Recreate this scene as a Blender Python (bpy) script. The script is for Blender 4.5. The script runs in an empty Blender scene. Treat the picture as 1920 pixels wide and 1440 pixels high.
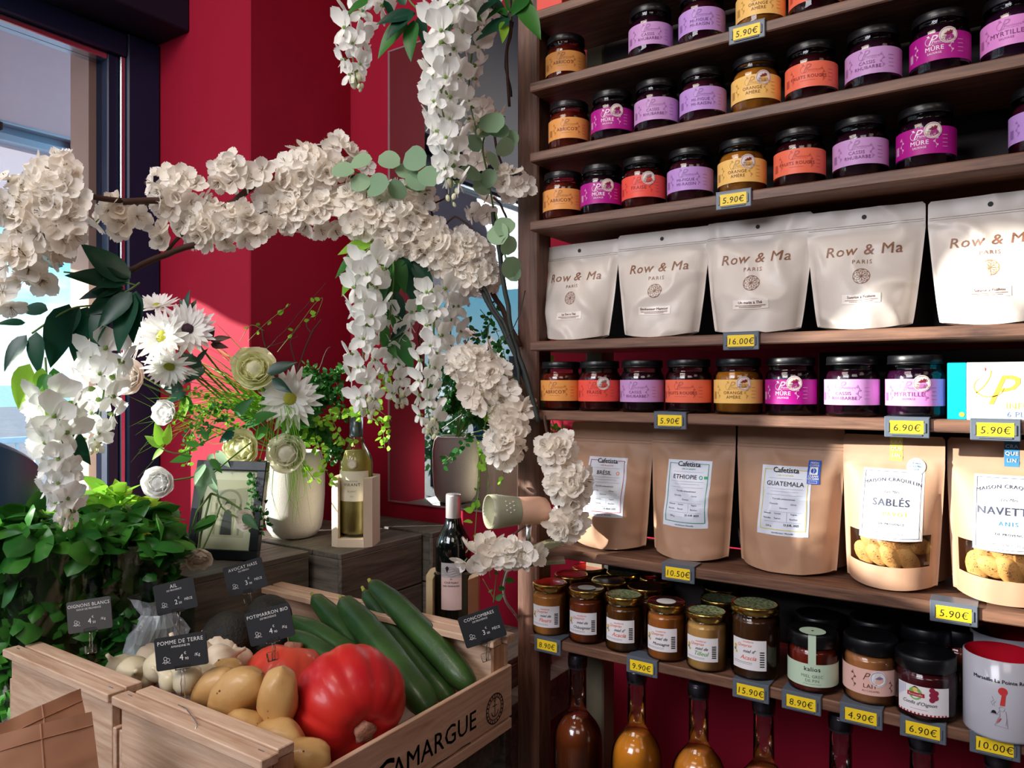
import bpy, math, random
from mathutils import Vector, Matrix, noise

# ---------------------------------------------------------------- camera, sky, sun, lamps, exposure
SC = bpy.context.scene
COL = SC.collection
PI = math.pi
YAW = math.radians(33.6)          # the room's axes: X along the shelves, Y towards the back wall
CC, SS = math.cos(YAW), math.sin(YAW)
EYE = 1.35
FPX = 1400.0

cam_d = bpy.data.cameras.new('camera'); cam = bpy.data.objects.new('camera', cam_d); COL.objects.link(cam)
cam.location = (0, 0, EYE); cam.rotation_euler = (PI/2, 0, YAW)
cam_d.sensor_width = 36; cam_d.lens = 36*FPX/1920; cam_d.clip_start = 0.02; cam_d.clip_end = 4000
SC.camera = cam

def s2l(c):
    return tuple((x/12.92 if x <= .04045 else ((x+.055)/1.055)**2.4) for x in c)
def C(r, g, b, a=1.0):            # 0..255 sRGB -> linear rgba
    return s2l((r/255, g/255, b/255)) + (a,)

w = bpy.data.worlds.new('sky'); SC.world = w; w.use_nodes = True
nt = w.node_tree; nt.nodes.clear()
def N(t, typ, **kw):
    n = t.nodes.new(typ)
    for k, v in kw.items():
        if k in ('blend_type', 'data_type', 'operation', 'noise_dimensions', 'wave_type', 'bands_direction', 'feature', 'interpolation_type', 'factor_mode', 'clamp'):
            setattr(n, k, v)
        else:
            n.inputs[k].default_value = v
    return n
out = N(nt, 'ShaderNodeOutputWorld'); bg = N(nt, 'ShaderNodeBackground', Strength=1.25)
tc = N(nt, 'ShaderNodeTexCoord'); sx = N(nt, 'ShaderNodeSeparateXYZ')
nt.links.new(tc.outputs['Generated'], sx.inputs[0])
rmp = N(nt, 'ShaderNodeValToRGB'); e = rmp.color_ramp.elements
e[0].position = 0.0; e[0].color = C(205, 238, 250); e[1].position = 1.0; e[1].color = C(70, 140, 215)
x = e.new(.12); x.color = C(140, 216, 245); x = e.new(.35); x.color = C(95, 190, 238)
nt.links.new(sx.outputs['Z'], rmp.inputs[0])
mp = N(nt, 'ShaderNodeMapping'); mp.inputs['Scale'].default_value = (1.6, 1.6, 6)
nz = N(nt, 'ShaderNodeTexNoise', Scale=2.2, Detail=5.0, Roughness=.6)
nt.links.new(tc.outputs['Generated'], mp.inputs[0]); nt.links.new(mp.outputs[0], nz.inputs['Vector'])
cr = N(nt, 'ShaderNodeValToRGB'); cr.color_ramp.elements[0].position = .52; cr.color_ramp.elements[1].position = .72
nt.links.new(nz.outputs['Fac'], cr.inputs[0])
mx = N(nt, 'ShaderNodeMixRGB'); mx.inputs[2].default_value = (1.0, 1.0, 1.0, 1)
nt.links.new(cr.outputs[0], mx.inputs[0]); nt.links.new(rmp.outputs[0], mx.inputs[1])
nt.links.new(mx.outputs[0], bg.inputs[0]); nt.links.new(bg.outputs[0], out.inputs[0])

sun_dir = Vector((1.0, .86, -.326)).normalized()
sd = bpy.data.lights.new('sun', 'SUN'); sd.energy = 12.0; sd.angle = math.radians(.6); sd.color = (1, .95, .84)
so = bpy.data.objects.new('sun', sd); COL.objects.link(so); so.rotation_euler = sun_dir.to_track_quat('-Z', 'Y').to_euler()

def area(name, loc, target, size, energy, color, sy=None):
    d = bpy.data.lights.new(name, 'AREA'); d.energy = energy; d.color = color; d.size = size
    if sy: d.shape = 'RECTANGLE'; d.size_y = sy
    o = bpy.data.objects.new(name, d); COL.objects.link(o); o.location = loc
    o.rotation_euler = (Vector(target)-Vector(loc)).to_track_quat('-Z', 'Y').to_euler()
area('ceiling_lamp', (-.9, -.3, 2.85), (-.75, 1.0, 1.2), .9, 10, (1, .87, .74), .5)
area('fill_light', (.7, -1.2, 2.7), (-.1, 1.1, 1.35), 1.0, 6, (1, .86, .78), .6)  # unseen fill added behind the camera to brighten the shelf fronts
area('fill_light', (1.3, .2, 2.7), (.3, 1.1, 1.3),   .6, 1.2, (1, .8, .66), .5)  # weaker warm fill, likewise added, for the right shelves
area('fill_light', (-1.2, -2.0, 2.6), (-1.0, 1.0, .9), 1.6, 46, (.92, .93, 1.0), 1.0)  # large cool fill, unseen, added to lift the left side

vs = SC.view_settings; vs.view_transform = 'Standard'; vs.look = 'None'; vs.gamma = 1; vs.use_curve_mapping = False
vs.exposure = 0.58

# ---------------------------------------------------------------- pixel helpers (true distances come from the room's planes)
def P(px, py, Y):
    X = (px-960)/FPX*Y; Z = EYE-(py-720)/FPX*Y
    return Vector((X*CC-Y*SS, X*SS+Y*CC, Z))
def depth_v(px, v): return v/(CC+(px-960)/FPX*SS)
def depth_u(px, u): return u/((px-960)/FPX*CC-SS)
def Pv(px, py, v): return P(px, py, depth_v(px, v))
def Pu(px, py, u): return P(px, py, depth_u(px, u))
def Uat(px, v): return Pv(px, 720, v).x
TO_CAM = Vector((SS, -CC, 0))

# ---------------------------------------------------------------- mesh building
class MB:
    def __init__(s): s.v = []; s.f = []; s.m = []; s.sm = []
    def add(s, vs, fs, m=0, smooth=False):
        o = len(s.v); s.v += [tuple(x) for x in vs]
        for f in fs: s.f.append(tuple(i+o for i in f)); s.m.append(m); s.sm.append(smooth)
        return s
    def box(s, a, b, m=0, M=None):
        x0, y0, z0 = a; x1, y1, z1 = b
        vs = [(x0,y0,z0),(x1,y0,z0),(x1,y1,z0),(x0,y1,z0),(x0,y0,z1),(x1,y0,z1),(x1,y1,z1),(x0,y1,z1)]
        if M is not None: vs = [M @ Vector(v) for v in vs]
        return s.add(vs, [(0,3,2,1),(4,5,6,7),(0,1,5,4),(1,2,6,5),(2,3,7,6),(3,0,4,7)], m)
    def bbox(s, a, b, ch=.0015, m=0, M=None):
        """box with chamfered edges"""
        x = (a[0], b[0]); y = (a[1], b[1]); z = (a[2], b[2])
        ch = min(ch, abs(x[1]-x[0])*.4, abs(y[1]-y[0])*.4, abs(z[1]-z[0])*.4)
        vs = []; idx = {}
        for i in (0, 1):
            for j in (0, 1):
                for k in (0, 1):
                    px, py, pz = x[i], y[j], z[k]; sx_ = ch*(1-2*i); sy_ = ch*(1-2*j); sz_ = ch*(1-2*k)
                    for ax, p in enumerate(((px, py+sy_, pz+sz_), (px+sx_, py, pz+sz_), (px+sx_, py+sy_, pz))):
                        idx[(i, j, k, ax)] = len(vs); vs.append(p)
        F = []
        for i in (0, 1): F.append([idx[(i,0,0,0)], idx[(i,1,0,0)], idx[(i,1,1,0)], idx[(i,0,1,0)]][::(-1 if i == 0 else 1)])
        for j in (0, 1): F.append([idx[(0,j,0,1)], idx[(0,j,1,1)], idx[(1,j,1,1)], idx[(1,j,0,1)]][::(-1 if j == 0 else 1)])
        for k in (0, 1): F.append([idx[(0,0,k,2)], idx[(1,0,k,2)], idx[(1,1,k,2)], idx[(0,1,k,2)]][::(-1 if k == 0 else 1)])
        for i in (0, 1):
            for j in (0, 1): F.append([idx[(i,j,0,0)], idx[(i,j,1,0)], idx[(i,j,1,1)], idx[(i,j,0,1)]])
            for k in (0, 1): F.append([idx[(i,0,k,0)], idx[(i,1,k,0)], idx[(i,1,k,2)], idx[(i,0,k,2)]])
        for j in (0, 1):
            for k in (0, 1): F.append([idx[(0,j,k,1)], idx[(1,j,k,1)], idx[(1,j,k,2)], idx[(0,j,k,2)]])
        for i in (0, 1):
            for j in (0, 1):
                for k in (0, 1): F.append([idx[(i,j,k,0)], idx[(i,j,k,1)], idx[(i,j,k,2)]])
        if M is not None: vs = [M @ Vector(v) for v in vs]
        return s.add(vs, F, m)
    def lathe(s, prof, seg=24, m=0, M=None, cap=True, smooth=True, rf=None, a0=0, a1=2*PI):
        full = abs(a1-a0-2*PI) < 1e-6
        n = seg if full else seg+1
        vs = []
        for r, z in prof:
            for i in range(n):
                a = a0+(a1-a0)*i/seg
                rr = r*(rf(a, z) if rf else 1)
                vs.append((rr*math.cos(a), rr*math.sin(a), z))
        F = []
        for j in range(len(prof)-1):
            for i in range(seg):
                k = (i+1) % n if full else i+1
                F.append((j*n+i, j*n+k, (j+1)*n+k, (j+1)*n+i))
        if M is not None: vs = [M @ Vector(v) for v in vs]
        s.add(vs, F, m, smooth)
        if cap and full:
            o = len(s.v)-len(vs)
            if prof[0][0] > 1e-5: s.f.append(tuple(o+i for i in range(n))[::-1]); s.m.append(m); s.sm.append(False)
            if prof[-1][0] > 1e-5: s.f.append(tuple(o+(len(prof)-1)*n+i for i in range(n))); s.m.append(m); s.sm.append(False)
        return s
    def tube(s, pts, rad, seg=8, m=0, smooth=True, cap=True):
        pts = [Vector(p) for p in pts]; n = len(pts)
        if not hasattr(rad, '__len__'): rad = [rad]*n
        vs = []; up = None
        for i, p in enumerate(pts):
            t = (pts[min(i+1, n-1)]-pts[max(i-1, 0)]).normalized()
            if up is None:
                up = Vector((0, 0, 1)) if abs(t.z) < .9 else Vector((1, 0, 0))
            a = t.cross(up); 
            if a.length < 1e-6: a = t.orthogonal()
            a.normalize(); up = a.cross(t).normalized()
            for k in range(seg):
                an = 2*PI*k/seg
                vs.append(p+(a*math.cos(an)+up*math.sin(an))*rad[i])
        F = [(j*seg+k, j*seg+(k+1) % seg, (j+1)*seg+(k+1) % seg, (j+1)*seg+k) for j in range(n-1) for k in range(seg)]
        if cap: F += [tuple(range(seg))[::-1], tuple((n-1)*seg+k for k in range(seg))]
        return s.add(vs, F, m, smooth)
    def grid(s, fn, nu, nv, m=0, smooth=True):
        vs = [fn(i/nu, j/nv) for j in range(nv+1) for i in range(nu+1)]
        F = [(j*(nu+1)+i, j*(nu+1)+i+1, (j+1)*(nu+1)+i+1, (j+1)*(nu+1)+i) for j in range(nv) for i in range(nu)]
        return s.add(vs, F, m, smooth)
    def ball(s, c, r, m=0, seg=12, rings=8, fn=None):
        r3 = r if hasattr(r, '__len__') else (r, r, r)
        vs = []
        for j in range(rings+1):
            th = PI*j/rings
            for i in range(seg):
                a = 2*PI*i/seg
                d = Vector((math.sin(th)*math.cos(a), math.sin(th)*math.sin(a), math.cos(th)))
                k = fn(d) if fn else 1
                vs.append((c[0]+d.x*r3[0]*k, c[1]+d.y*r3[1]*k, c[2]+d.z*r3[2]*k))
        F = [(j*seg+i, (j+1)*seg+i, (j+1)*seg+(i+1) % seg, j*seg+(i+1) % seg) for j in range(rings) for i in range(seg)]
        return s.add(vs, F, m, True)
    def mesh(s, name, mats, origin=None):
        me = bpy.data.meshes.new(name)
        vs = s.v if origin is None else [(v[0]-origin[0], v[1]-origin[1], v[2]-origin[2]) for v in s.v]
        me.from_pydata(vs, [], s.f)
        for mt in (mats if isinstance(mats, (list, tuple)) else [mats]): me.materials.append(mt)
        me.polygons.foreach_set('material_index', s.m); me.polygons.foreach_set('use_smooth', s.sm)
        me.update(); return me

def link(name, me, parent=None, loc=(0, 0, 0), rot=None, scale=None):
    o = bpy.data.objects.new(name, me); COL.objects.link(o)
    if parent is not None: o.parent = parent
    o.location = loc
    if rot is not None:
        if isinstance(rot, Matrix): o.rotation_euler = rot.to_euler()
        else: o.rotation_euler = rot
    if scale is not None: o.scale = scale if hasattr(scale, '__len__') else (scale,)*3
    return o
def thing(name, label, cat, loc=(0, 0, 0), rot=(0, 0, 0), group=None):
    o = link(name, None, None, loc, rot); o['label'] = label; o['category'] = cat
    if group: o['group'] = group
    return o
def tag(o, label, cat, group=None):
    o['label'] = label; o['category'] = cat
    if group: o['group'] = group
    return o
def part(name, mb, mats, parent, world=False, label=None, stuff=False):
    """world=True: the mesh was laid out in room coordinates; shift it to the parent's base"""
    o = link(name, mb.mesh(name, mats, parent.location if world else None), parent)
    if label: o['label'] = label
    if stuff: o['kind'] = 'stuff'
    return o
def struct(name, mb, mats, parent=None):
    o = link(name, mb.mesh(name, mats), parent); o['kind'] = 'structure'; return o

# ---------------------------------------------------------------- lettering as thin real shapes
_TX = {}
def text2d(t, size, align='CENTER', shear=0., bold=0., space=1., res=2):
    key = (t, round(size, 5), align, shear, bold, space, res)
    if key in _TX: return _TX[key]
    cu = bpy.data.curves.new('txt', 'FONT'); cu.body = t; cu.size = size; cu.align_x = align; cu.shear = shear
    cu.space_character = space; cu.resolution_u = res; cu.fill_mode = 'FRONT'
    ob = bpy.data.objects.new('txt', cu)
    me = ob.to_mesh()
    vs = [(v.co.x, v.co.y) for v in me.vertices]; fs = [tuple(p.vertices) for p in me.polygons]
    ob.to_mesh_clear(); bpy.data.objects.remove(ob); bpy.data.curves.remove(cu)
    _TX[key] = (vs, fs); return _TX[key]
FINE = [0]
def finer(vs, fs, lim):
    vs = list(vs); out_ = []; mid = {}; st = []
    for f in fs: st += [(f[0], f[i], f[i+1]) for i in range(1, len(f)-1)]
    while st:
        t = st.pop(); L_ = [math.dist(vs[t[i]], vs[t[(i+1) % 3]]) for i in range(3)]; k = L_.index(max(L_))
        if L_[k] <= lim: out_.append(t); continue
        a, b_, c_ = t[k], t[(k+1) % 3], t[(k+2) % 3]; e_ = (min(a, b_), max(a, b_))
        if e_ not in mid: mid[e_] = len(vs); vs.append(((vs[a][0]+vs[b_][0])/2, (vs[a][1]+vs[b_][1])/2))
        st += [(a, mid[e_], c_), (mid[e_], b_, c_)]
    return vs, out_
def put_text(mb, t, fn, cx, cz, size, m, **kw):
    """fn(x, z) -> 3D point on the printed surface"""
    bold = kw.pop('bold', 0)*size
    vs, fs = text2d(t, size, **kw)
    if FINE[0]: vs, fs = finer(vs, fs, FINE[0])
    for dx, dz in (((-bold, 0), (bold, 0), (0, bold)) if bold > 0 else ((0, 0),)): mb.add([fn(cx+x+dx, cz+y+dz) for x, y in vs], fs, m)
def ring2d(cx, cz, r0, r1, n=24):
    vs = []; F = []
    for i in range(n):
        a = 2*PI*i/n
        vs += [(cx+r0*math.cos(a), cz+r0*math.sin(a)), (cx+r1*math.cos(a), cz+r1*math.sin(a))]
        j = (i+1) % n; F.append((2*i, 2*i+1, 2*j+1, 2*j))
    return vs, F
def disc2d(cx, cz, r, n=24):
    return [(cx+r*math.cos(2*PI*i/n), cz+r*math.sin(2*PI*i/n)) for i in range(n)], [tuple(range(n))]
def rect2d(x0, z0, x1, z1, nx=1, nz_=1):
    vs = [(x0+(x1-x0)*i/nx, z0+(z1-z0)*j/nz_) for j in range(nz_+1) for i in range(nx+1)]
    return vs, [(j*(nx+1)+i, j*(nx+1)+i+1, (j+1)*(nx+1)+i+1, (j+1)*(nx+1)+i) for j in range(nz_) for i in range(nx)]
def put2d(mb, sh, fn, m): mb.add([fn(x, z) for x, z in sh[0]], sh[1], m)
def poly2d(pts): return pts, [tuple(range(len(pts)))]
def stroke2d(pts, wd):
    vs = []; F = []
    for i, p in enumerate(pts):
        a = pts[max(i-1, 0)]; b = pts[min(i+1, len(pts)-1)]
        dx, dy = b[0]-a[0], b[1]-a[1]; L = math.hypot(dx, dy) or 1
        w_ = wd if not hasattr(wd, '__len__') else wd[i]
        nx_, ny_ = -dy/L*w_/2, dx/L*w_/2
        vs += [(p[0]+nx_, p[1]+ny_), (p[0]-nx_, p[1]-ny_)]
    for i in range(len(pts)-1): F.append((2*i, 2*i+1, 2*i+3, 2*i+2))
    return vs, F
def frame2d(mb, fn, x0, z0, x1, z1, wd, m, n=6):
    for sh in (rect2d(x0, z0, x1, z0+wd, n, 1), rect2d(x0, z1-wd, x1, z1, n, 1), rect2d(x0, z0, x0+wd, z1, 1, n), rect2d(x1-wd, z0, x1, z1, 1, n)): put2d(mb, sh, fn, m)

# ---------------------------------------------------------------- materials
def newmat(name):
    m = bpy.data.materials.new(name); m.use_nodes = True; t = m.node_tree; t.nodes.clear()
    return m, t, N(t, 'ShaderNodeOutputMaterial')
def pm(name, col, rough=.5, metal=0., spec=.5, coat=0., sss=0., bump=0., bscale=60., var=0., vscale=12., col2=None, emit=None, trans=0., ior=1.45, sheen=0.):
    m, t, o = newmat(name); p = N(t, 'ShaderNodeBsdfPrincipled'); L = t.links.new
    p.inputs['Base Color'].default_value = col; p.inputs['Roughness'].default_value = rough; p.inputs['Metallic'].default_value = metal
    p.inputs['Specular IOR Level'].default_value = spec; p.inputs['Coat Weight'].default_value = coat; p.inputs['IOR'].default_value = ior
    p.inputs['Coat Roughness'].default_value = .08; p.inputs['Transmission Weight'].default_value = trans; p.inputs['Sheen Weight'].default_value = sheen
    if sss: p.inputs['Subsurface Weight'].default_value = sss; p.inputs['Subsurface Radius'].default_value = (.02, .01, .006); p.inputs['Subsurface Scale'].default_value = .5
    if emit: p.inputs['Emission Color'].default_value = emit[0]; p.inputs['Emission Strength'].default_value = emit[1]
    if bump or var or col2:
        c = N(t, 'ShaderNodeTexCoord')
    if var or col2:
        n = N(t, 'ShaderNodeTexNoise', Scale=vscale, Detail=4.0); L(c.outputs['Object'], n.inputs['Vector'])
        r = N(t, 'ShaderNodeValToRGB'); r.color_ramp.elements[0].position = .35; r.color_ramp.elements[1].position = .65
        r.color_ramp.elements[0].color = col
        r.color_ramp.elements[1].color = col2 if col2 else tuple(min(1, x*(1+var)) for x in col[:3])+(1,)
        L(n.outputs['Fac'], r.inputs[0]); L(r.outputs[0], p.inputs['Base Color'])
    if bump:
        n2 = N(t, 'ShaderNodeTexNoise', Scale=bscale, Detail=3.0); L(c.outputs['Object'], n2.inputs['Vector'])
        b = N(t, 'ShaderNodeBump', Strength=bump, Distance=.002); L(n2.outputs['Fac'], b.inputs['Height']); L(b.outputs[0], p.inputs['Normal'])
    L(p.outputs[0], o.inputs[0]); return m
def wood(name, c1, c2, axis=0, sc=1., rough=.6, bump=.3):
    m, t, o = newmat(name); L = t.links.new; p = N(t, 'ShaderNodeBsdfPrincipled', Roughness=rough)
    c = N(t, 'ShaderNodeTexCoord'); mp_ = N(t, 'ShaderNodeMapping'); s_ = [26*sc]*3; s_[axis] = 2.2*sc; mp_.inputs['Scale'].default_value = s_
    oi = N(t, 'ShaderNodeObjectInfo'); va = N(t, 'ShaderNodeVectorMath', operation='ADD'); ml = N(t, 'ShaderNodeMath', operation='MULTIPLY'); ml.inputs[1].default_value = 37
    L(oi.outputs['Random'], ml.inputs[0]); L(c.outputs['Object'], mp_.inputs[0]); L(mp_.outputs[0], va.inputs[0]); L(ml.outputs[0], va.inputs[1])
    n = N(t, 'ShaderNodeTexNoise', Scale=1.5, Detail=6.0, Roughness=.65, Distortion=1.2); L(va.outputs[0], n.inputs['Vector'])
    n2 = N(t, 'ShaderNodeTexNoise', Scale=6.0, Detail=3.0); L(va.outputs[0], n2.inputs['Vector'])
    mixf = N(t, 'ShaderNodeMath', operation='MULTIPLY_ADD'); mixf.inputs[1].default_value = .35; L(n2.outputs['Fac'], mixf.inputs[0])
    m2 = N(t, 'ShaderNodeMath', operation='MULTIPLY'); m2.inputs[1].default_value = .65; L(n.outputs['Fac'], m2.inputs[0]); L(m2.outputs[0], mixf.inputs[2])
    r = N(t, 'ShaderNodeValToRGB'); r.color_ramp.elements[0].position = .33; r.color_ramp.elements[1].position = .66
    r.color_ramp.elements[0].color = c1; r.color_ramp.elements[1].color = c2
    L(mixf.outputs[0], r.inputs[0]); L(r.outputs[0], p.inputs['Base Color'])
    b = N(t, 'ShaderNodeBump', Strength=bump, Distance=.0015); L(mixf.outputs[0], b.inputs['Height']); L(b.outputs[0], p.inputs['Normal'])
    L(p.outputs[0], o.inputs[0]); return m
def leafy(name, col, col2=None, tr=.35, rough=.5, spec=.3, trcol=None):
    """petals and leaves: light passes through them"""
    m, t, o = newmat(name); L = t.links.new
    p = N(t, 'ShaderNodeBsdfPrincipled', Roughness=rough); p.inputs['Specular IOR Level'].default_value = spec
    tr_ = N(t, 'ShaderNodeBsdfTranslucent'); mixs = N(t, 'ShaderNodeMixShader'); mixs.inputs[0].default_value = tr
    oi = N(t, 'ShaderNodeObjectInfo'); mr = N(t, 'ShaderNodeMixRGB'); mr.inputs[1].default_value = col; mr.inputs[2].default_value = col2 or col
    c = N(t, 'ShaderNodeTexCoord'); n = N(t, 'ShaderNodeTexNoise', Scale=35.0, Detail=2.0); L(c.outputs['Object'], n.inputs['Vector'])
    ad = N(t, 'ShaderNodeMath', operation='ADD'); sb = N(t, 'ShaderNodeMath', operation='MULTIPLY_ADD'); sb.inputs[1].default_value = .8; sb.inputs[2].default_value = -.4
    L(n.outputs['Fac'], sb.inputs[0]); L(oi.outputs['Random'], ad.inputs[0]); L(sb.outputs[0], ad.inputs[1]); ad.use_clamp = True
    L(ad.outputs[0], mr.inputs[0]); L(mr.outputs[0], p.inputs['Base Color'])
    if trcol: tr_.inputs['Color'].default_value = trcol
    else: L(mr.outputs[0], tr_.inputs['Color'])
    L(p.outputs[0], mixs.inputs[1]); L(tr_.outputs[0], mixs.inputs[2]); L(mixs.outputs[0], o.inputs[0]); return m
def thin_glass(name, tint=(1, 1, 1, 1), rough=.02, k=1.0, ior=1.45):
    """a thin clear wall: mostly see-through, mirror-like towards grazing"""
    m, t, o = newmat(name); L = t.links.new
    tr_ = N(t, 'ShaderNodeBsdfTransparent', Color=tint); g = N(t, 'ShaderNodeBsdfGlossy', Roughness=rough); f = N(t, 'ShaderNodeFresnel', IOR=ior)
    ml = N(t, 'ShaderNodeMath', operation='MULTIPLY'); ml.inputs[1].default_value = k; L(f.outputs[0], ml.inputs[0])
    mixs = N(t, 'ShaderNodeMixShader'); L(ml.outputs[0], mixs.inputs[0]); L(tr_.outputs[0], mixs.inputs[1]); L(g.outputs[0], mixs.inputs[2]); L(mixs.outputs[0], o.inputs[0]); return m

M = {}
M['red_wall'] = pm('red_wall_paint', C(150, 14, 44), .75, bump=.12, bscale=180, var=.06, vscale=5, spec=.25)
M['navy'] = pm('navy_lacquered_frame', C(16, 34, 66), .4, bump=.05)
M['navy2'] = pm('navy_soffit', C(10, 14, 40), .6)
M['steel'] = pm('brushed_steel', C(190, 200, 210), .25, metal=1)
M['stone'] = pm('pale_stone', C(214, 178, 160), .8, bump=.3, bscale=50)
M['ceil'] = pm('ceiling_paint', C(70, 58, 66), .8)
M['floor'] = pm('floor_tiles', C(95, 88, 84), .5, var=.3, vscale=3)
M['paint_grey'] = pm('shop_wall_paint', C(96, 88, 90), .8)
M['glass_pane'] = thin_glass('window_glass', (.97, .99, 1, 1), .0, .8)
M['mirror'] = pm('mirror_silver', C(235, 238, 240), .012, metal=1)
M['shelf_x'] = wood('dark_stained_board', C(66, 42, 34), C(138, 98, 76), 0, 1.4, rough=.5)
M['shelf_z'] = wood('dark_stained_post', C(58, 36, 30), C(124, 84, 66), 2, 1.4, rough=.5)
M['panel_x'] = wood('dark_back_panel', C(20, 15, 18), C(46, 34, 36), 0, .8)
M['gcrate_y'] = wood('grey_stained_wood_length', C(62, 58, 52), C(122, 114, 102), 1, 1.)
M['gcrate_x'] = wood('grey_stained_wood_width', C(66, 62, 56), C(128, 120, 110), 0, 1.)
M['pine_x'] = wood('raw_pine_width', C(184, 142, 114), C(230, 200, 174), 0, 1.1)
M['pine_y'] = wood('raw_pine_length', C(186, 142, 114), C(230, 198, 172), 1, 1.1)
M['pine_z'] = wood('raw_pine_post', C(160, 112, 84), C(206, 162, 126), 2, 1.1)
M['ink'] = pm('black_ink', C(24, 18, 18), .6)
M['white'] = pm('white_print', C(235, 232, 228), .5)
M['kraft'] = pm('kraft_paper', C(172, 133, 107), .55, bump=.25, bscale=40, var=.08, vscale=30)
M['kraft2'] = pm('dark_kraft_paper', C(158, 112, 84), .65, bump=.3, bscale=30, var=.1, vscale=20)
M['cream'] = pm('pearl_white_pouch', C(214, 204, 196), .36, bump=.35, bscale=28, spec=.5)
M['copper_ink'] = pm('brown_copper_ink', C(140, 96, 74), .4)
M['card_y'] = pm('yellow_card', C(250, 214, 40), .45)
M['holder'] = pm('grey_price_holder', C(92, 100, 112), .35)
M['black_lid'] = pm('black_lid', C(12, 12, 16), .35, coat=.1)
M['gold'] = pm('gold_lid_edge', C(214, 176, 96), .22, metal=1)
M['red_lid'] = pm('red_lid_top', C(190, 40, 30), .25, coat=.5)
M['dark_lid'] = pm('patterned_dark_lid_top', C(60, 24, 20), .3, coat=.5, col2=C(30, 30, 24), vscale=140)
M['green_lid'] = pm('patterned_green_lid_top', C(190, 200, 150), .3, coat=.5, col2=C(60, 90, 50), vscale=240)
M['jar_glass'] = thin_glass('jar_glass', (.96, .97, .97, 1), .03, 1.2)
M['paper'] = pm('white_paper_label', C(236, 232, 236), .5)
M['petal'] = leafy('cream_petal', C(255, 247, 236), C(255, 252, 246), .42, .6)
M['petal2'] = leafy('white_petal', C(253, 253, 248), C(255, 255, 253), .38, .6)
M['petal_y'] = leafy('pale_yellow_petal', C(255, 254, 240), C(250, 250, 214), .4, .6)
M['stamen'] = pm('dark_stamen', C(110, 84, 50), .7)
M['yellow_core'] = pm('yellow_green_centre', C(170, 170, 50), .7, bump=.6, bscale=300)
M['purple_core'] = pm('dark_purple_centre', C(64, 40, 56), .7, bump=.6, bscale=300)
M['leaf'] = leafy('mid_green_leaf', C(38, 104, 44), C(70, 134, 50), .35, .4, .4)
M['leaf_dark'] = leafy('deep_green_leaf', C(14, 62, 46), C(26, 84, 56), .25, .35, .5)
M['leaf_bright'] = leafy('bright_green_leaf', C(120, 186, 50), C(160, 212, 70), .5, .45, .3)
M['leaf_basil'] = leafy('basil_leaf', C(44, 112, 44), C(84, 152, 52), .4, .35, .5)
M['leaf_grey'] = leafy('grey_green_leaf', C(132, 168, 134), C(156, 188, 150), .3, .5, .3)
M['stem'] = pm('green_stem', C(96, 128, 62), .6)
M['bark'] = pm('brown_branch', C(72, 48, 40), .8, bump=.5, bscale=90)
M['bark_dark'] = pm('dark_vine', C(40, 46, 44), .7, bump=.5, bscale=90)
M['clear'] = thin_glass('clear_plastic', (.96, .97, .98, 1), .08, 1.6)
M['film'] = pm('crinkled_film', C(226, 232, 244), .15, spec=.9, bump=1.0, bscale=60); M['film'].node_tree.nodes['Principled BSDF'].inputs['Alpha'].default_value = .38
M['sign'] = pm('black_slate_card', C(34, 36, 40), .45)
M['sign_grey'] = pm('grey_slate_card', C(72, 70, 70), .45)
M['chalk'] = pm('white_lettering', C(222, 222, 220), .6)
# ================================================================ THE ROOM
WB = 1.53          # back wall
UW = -1.99         # window plane
UP = -1.573        # pillar side
b = MB(); b.box((-2.4, -4.0, -.02), (2.6, 1.8, 0)); struct('floor', b, M['floor'])
b = MB(); b.box((-2.2, -4.0, 3.0), (2.6, 1.8, 3.1)); struct('ceiling', b, M['ceil'])
b = MB(); b.box((-1.6, WB, 0), (2.6, WB+.1, 3.0)); struct('wall_back', b, M['red_wall'])
b = MB(); b.bbox((UW, 1.188, 0), (UP, WB+.1, 3.0), .003); struct('wall_pillar', b, M['red_wall'])
b = MB(); b.box((2.5, -4.0, 0), (2.6, 1.53, 3.0)); struct('wall_right', b, M['paint_grey'])
b = MB(); b.box((-2.1, -4.1, 0), (2.6, -4.0, 3.0)); struct('wall_front', b, M['paint_grey'])
b = MB()
b.box((UW-.1, -.07, 0), (UW, 1.05, .75)); b.box((UW-.1, -4.0, 0), (UW, -.07, 1.49)); b.box((UW-.1, -4.0, 1.49), (UW, -.36, 1.64)); b.box((UW-.1, -4.0, 2.62), (UW, 1.6, 3.0)); b.box((UW-.1, -4.0, 1.49), (UW, -2.4, 2.62))  # stepped parapet out of view is added to block the low sun
struct('wall_left', b, M['paint_grey'])
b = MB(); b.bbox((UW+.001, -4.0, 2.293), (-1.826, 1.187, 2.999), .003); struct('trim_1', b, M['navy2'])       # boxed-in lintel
b = MB(); b.box((UW-.14, 1.03, .4), (UW-.045, 1.6, 3.2)); struct('trim_2', b, M['stone'])                      # stone reveal outside
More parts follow.
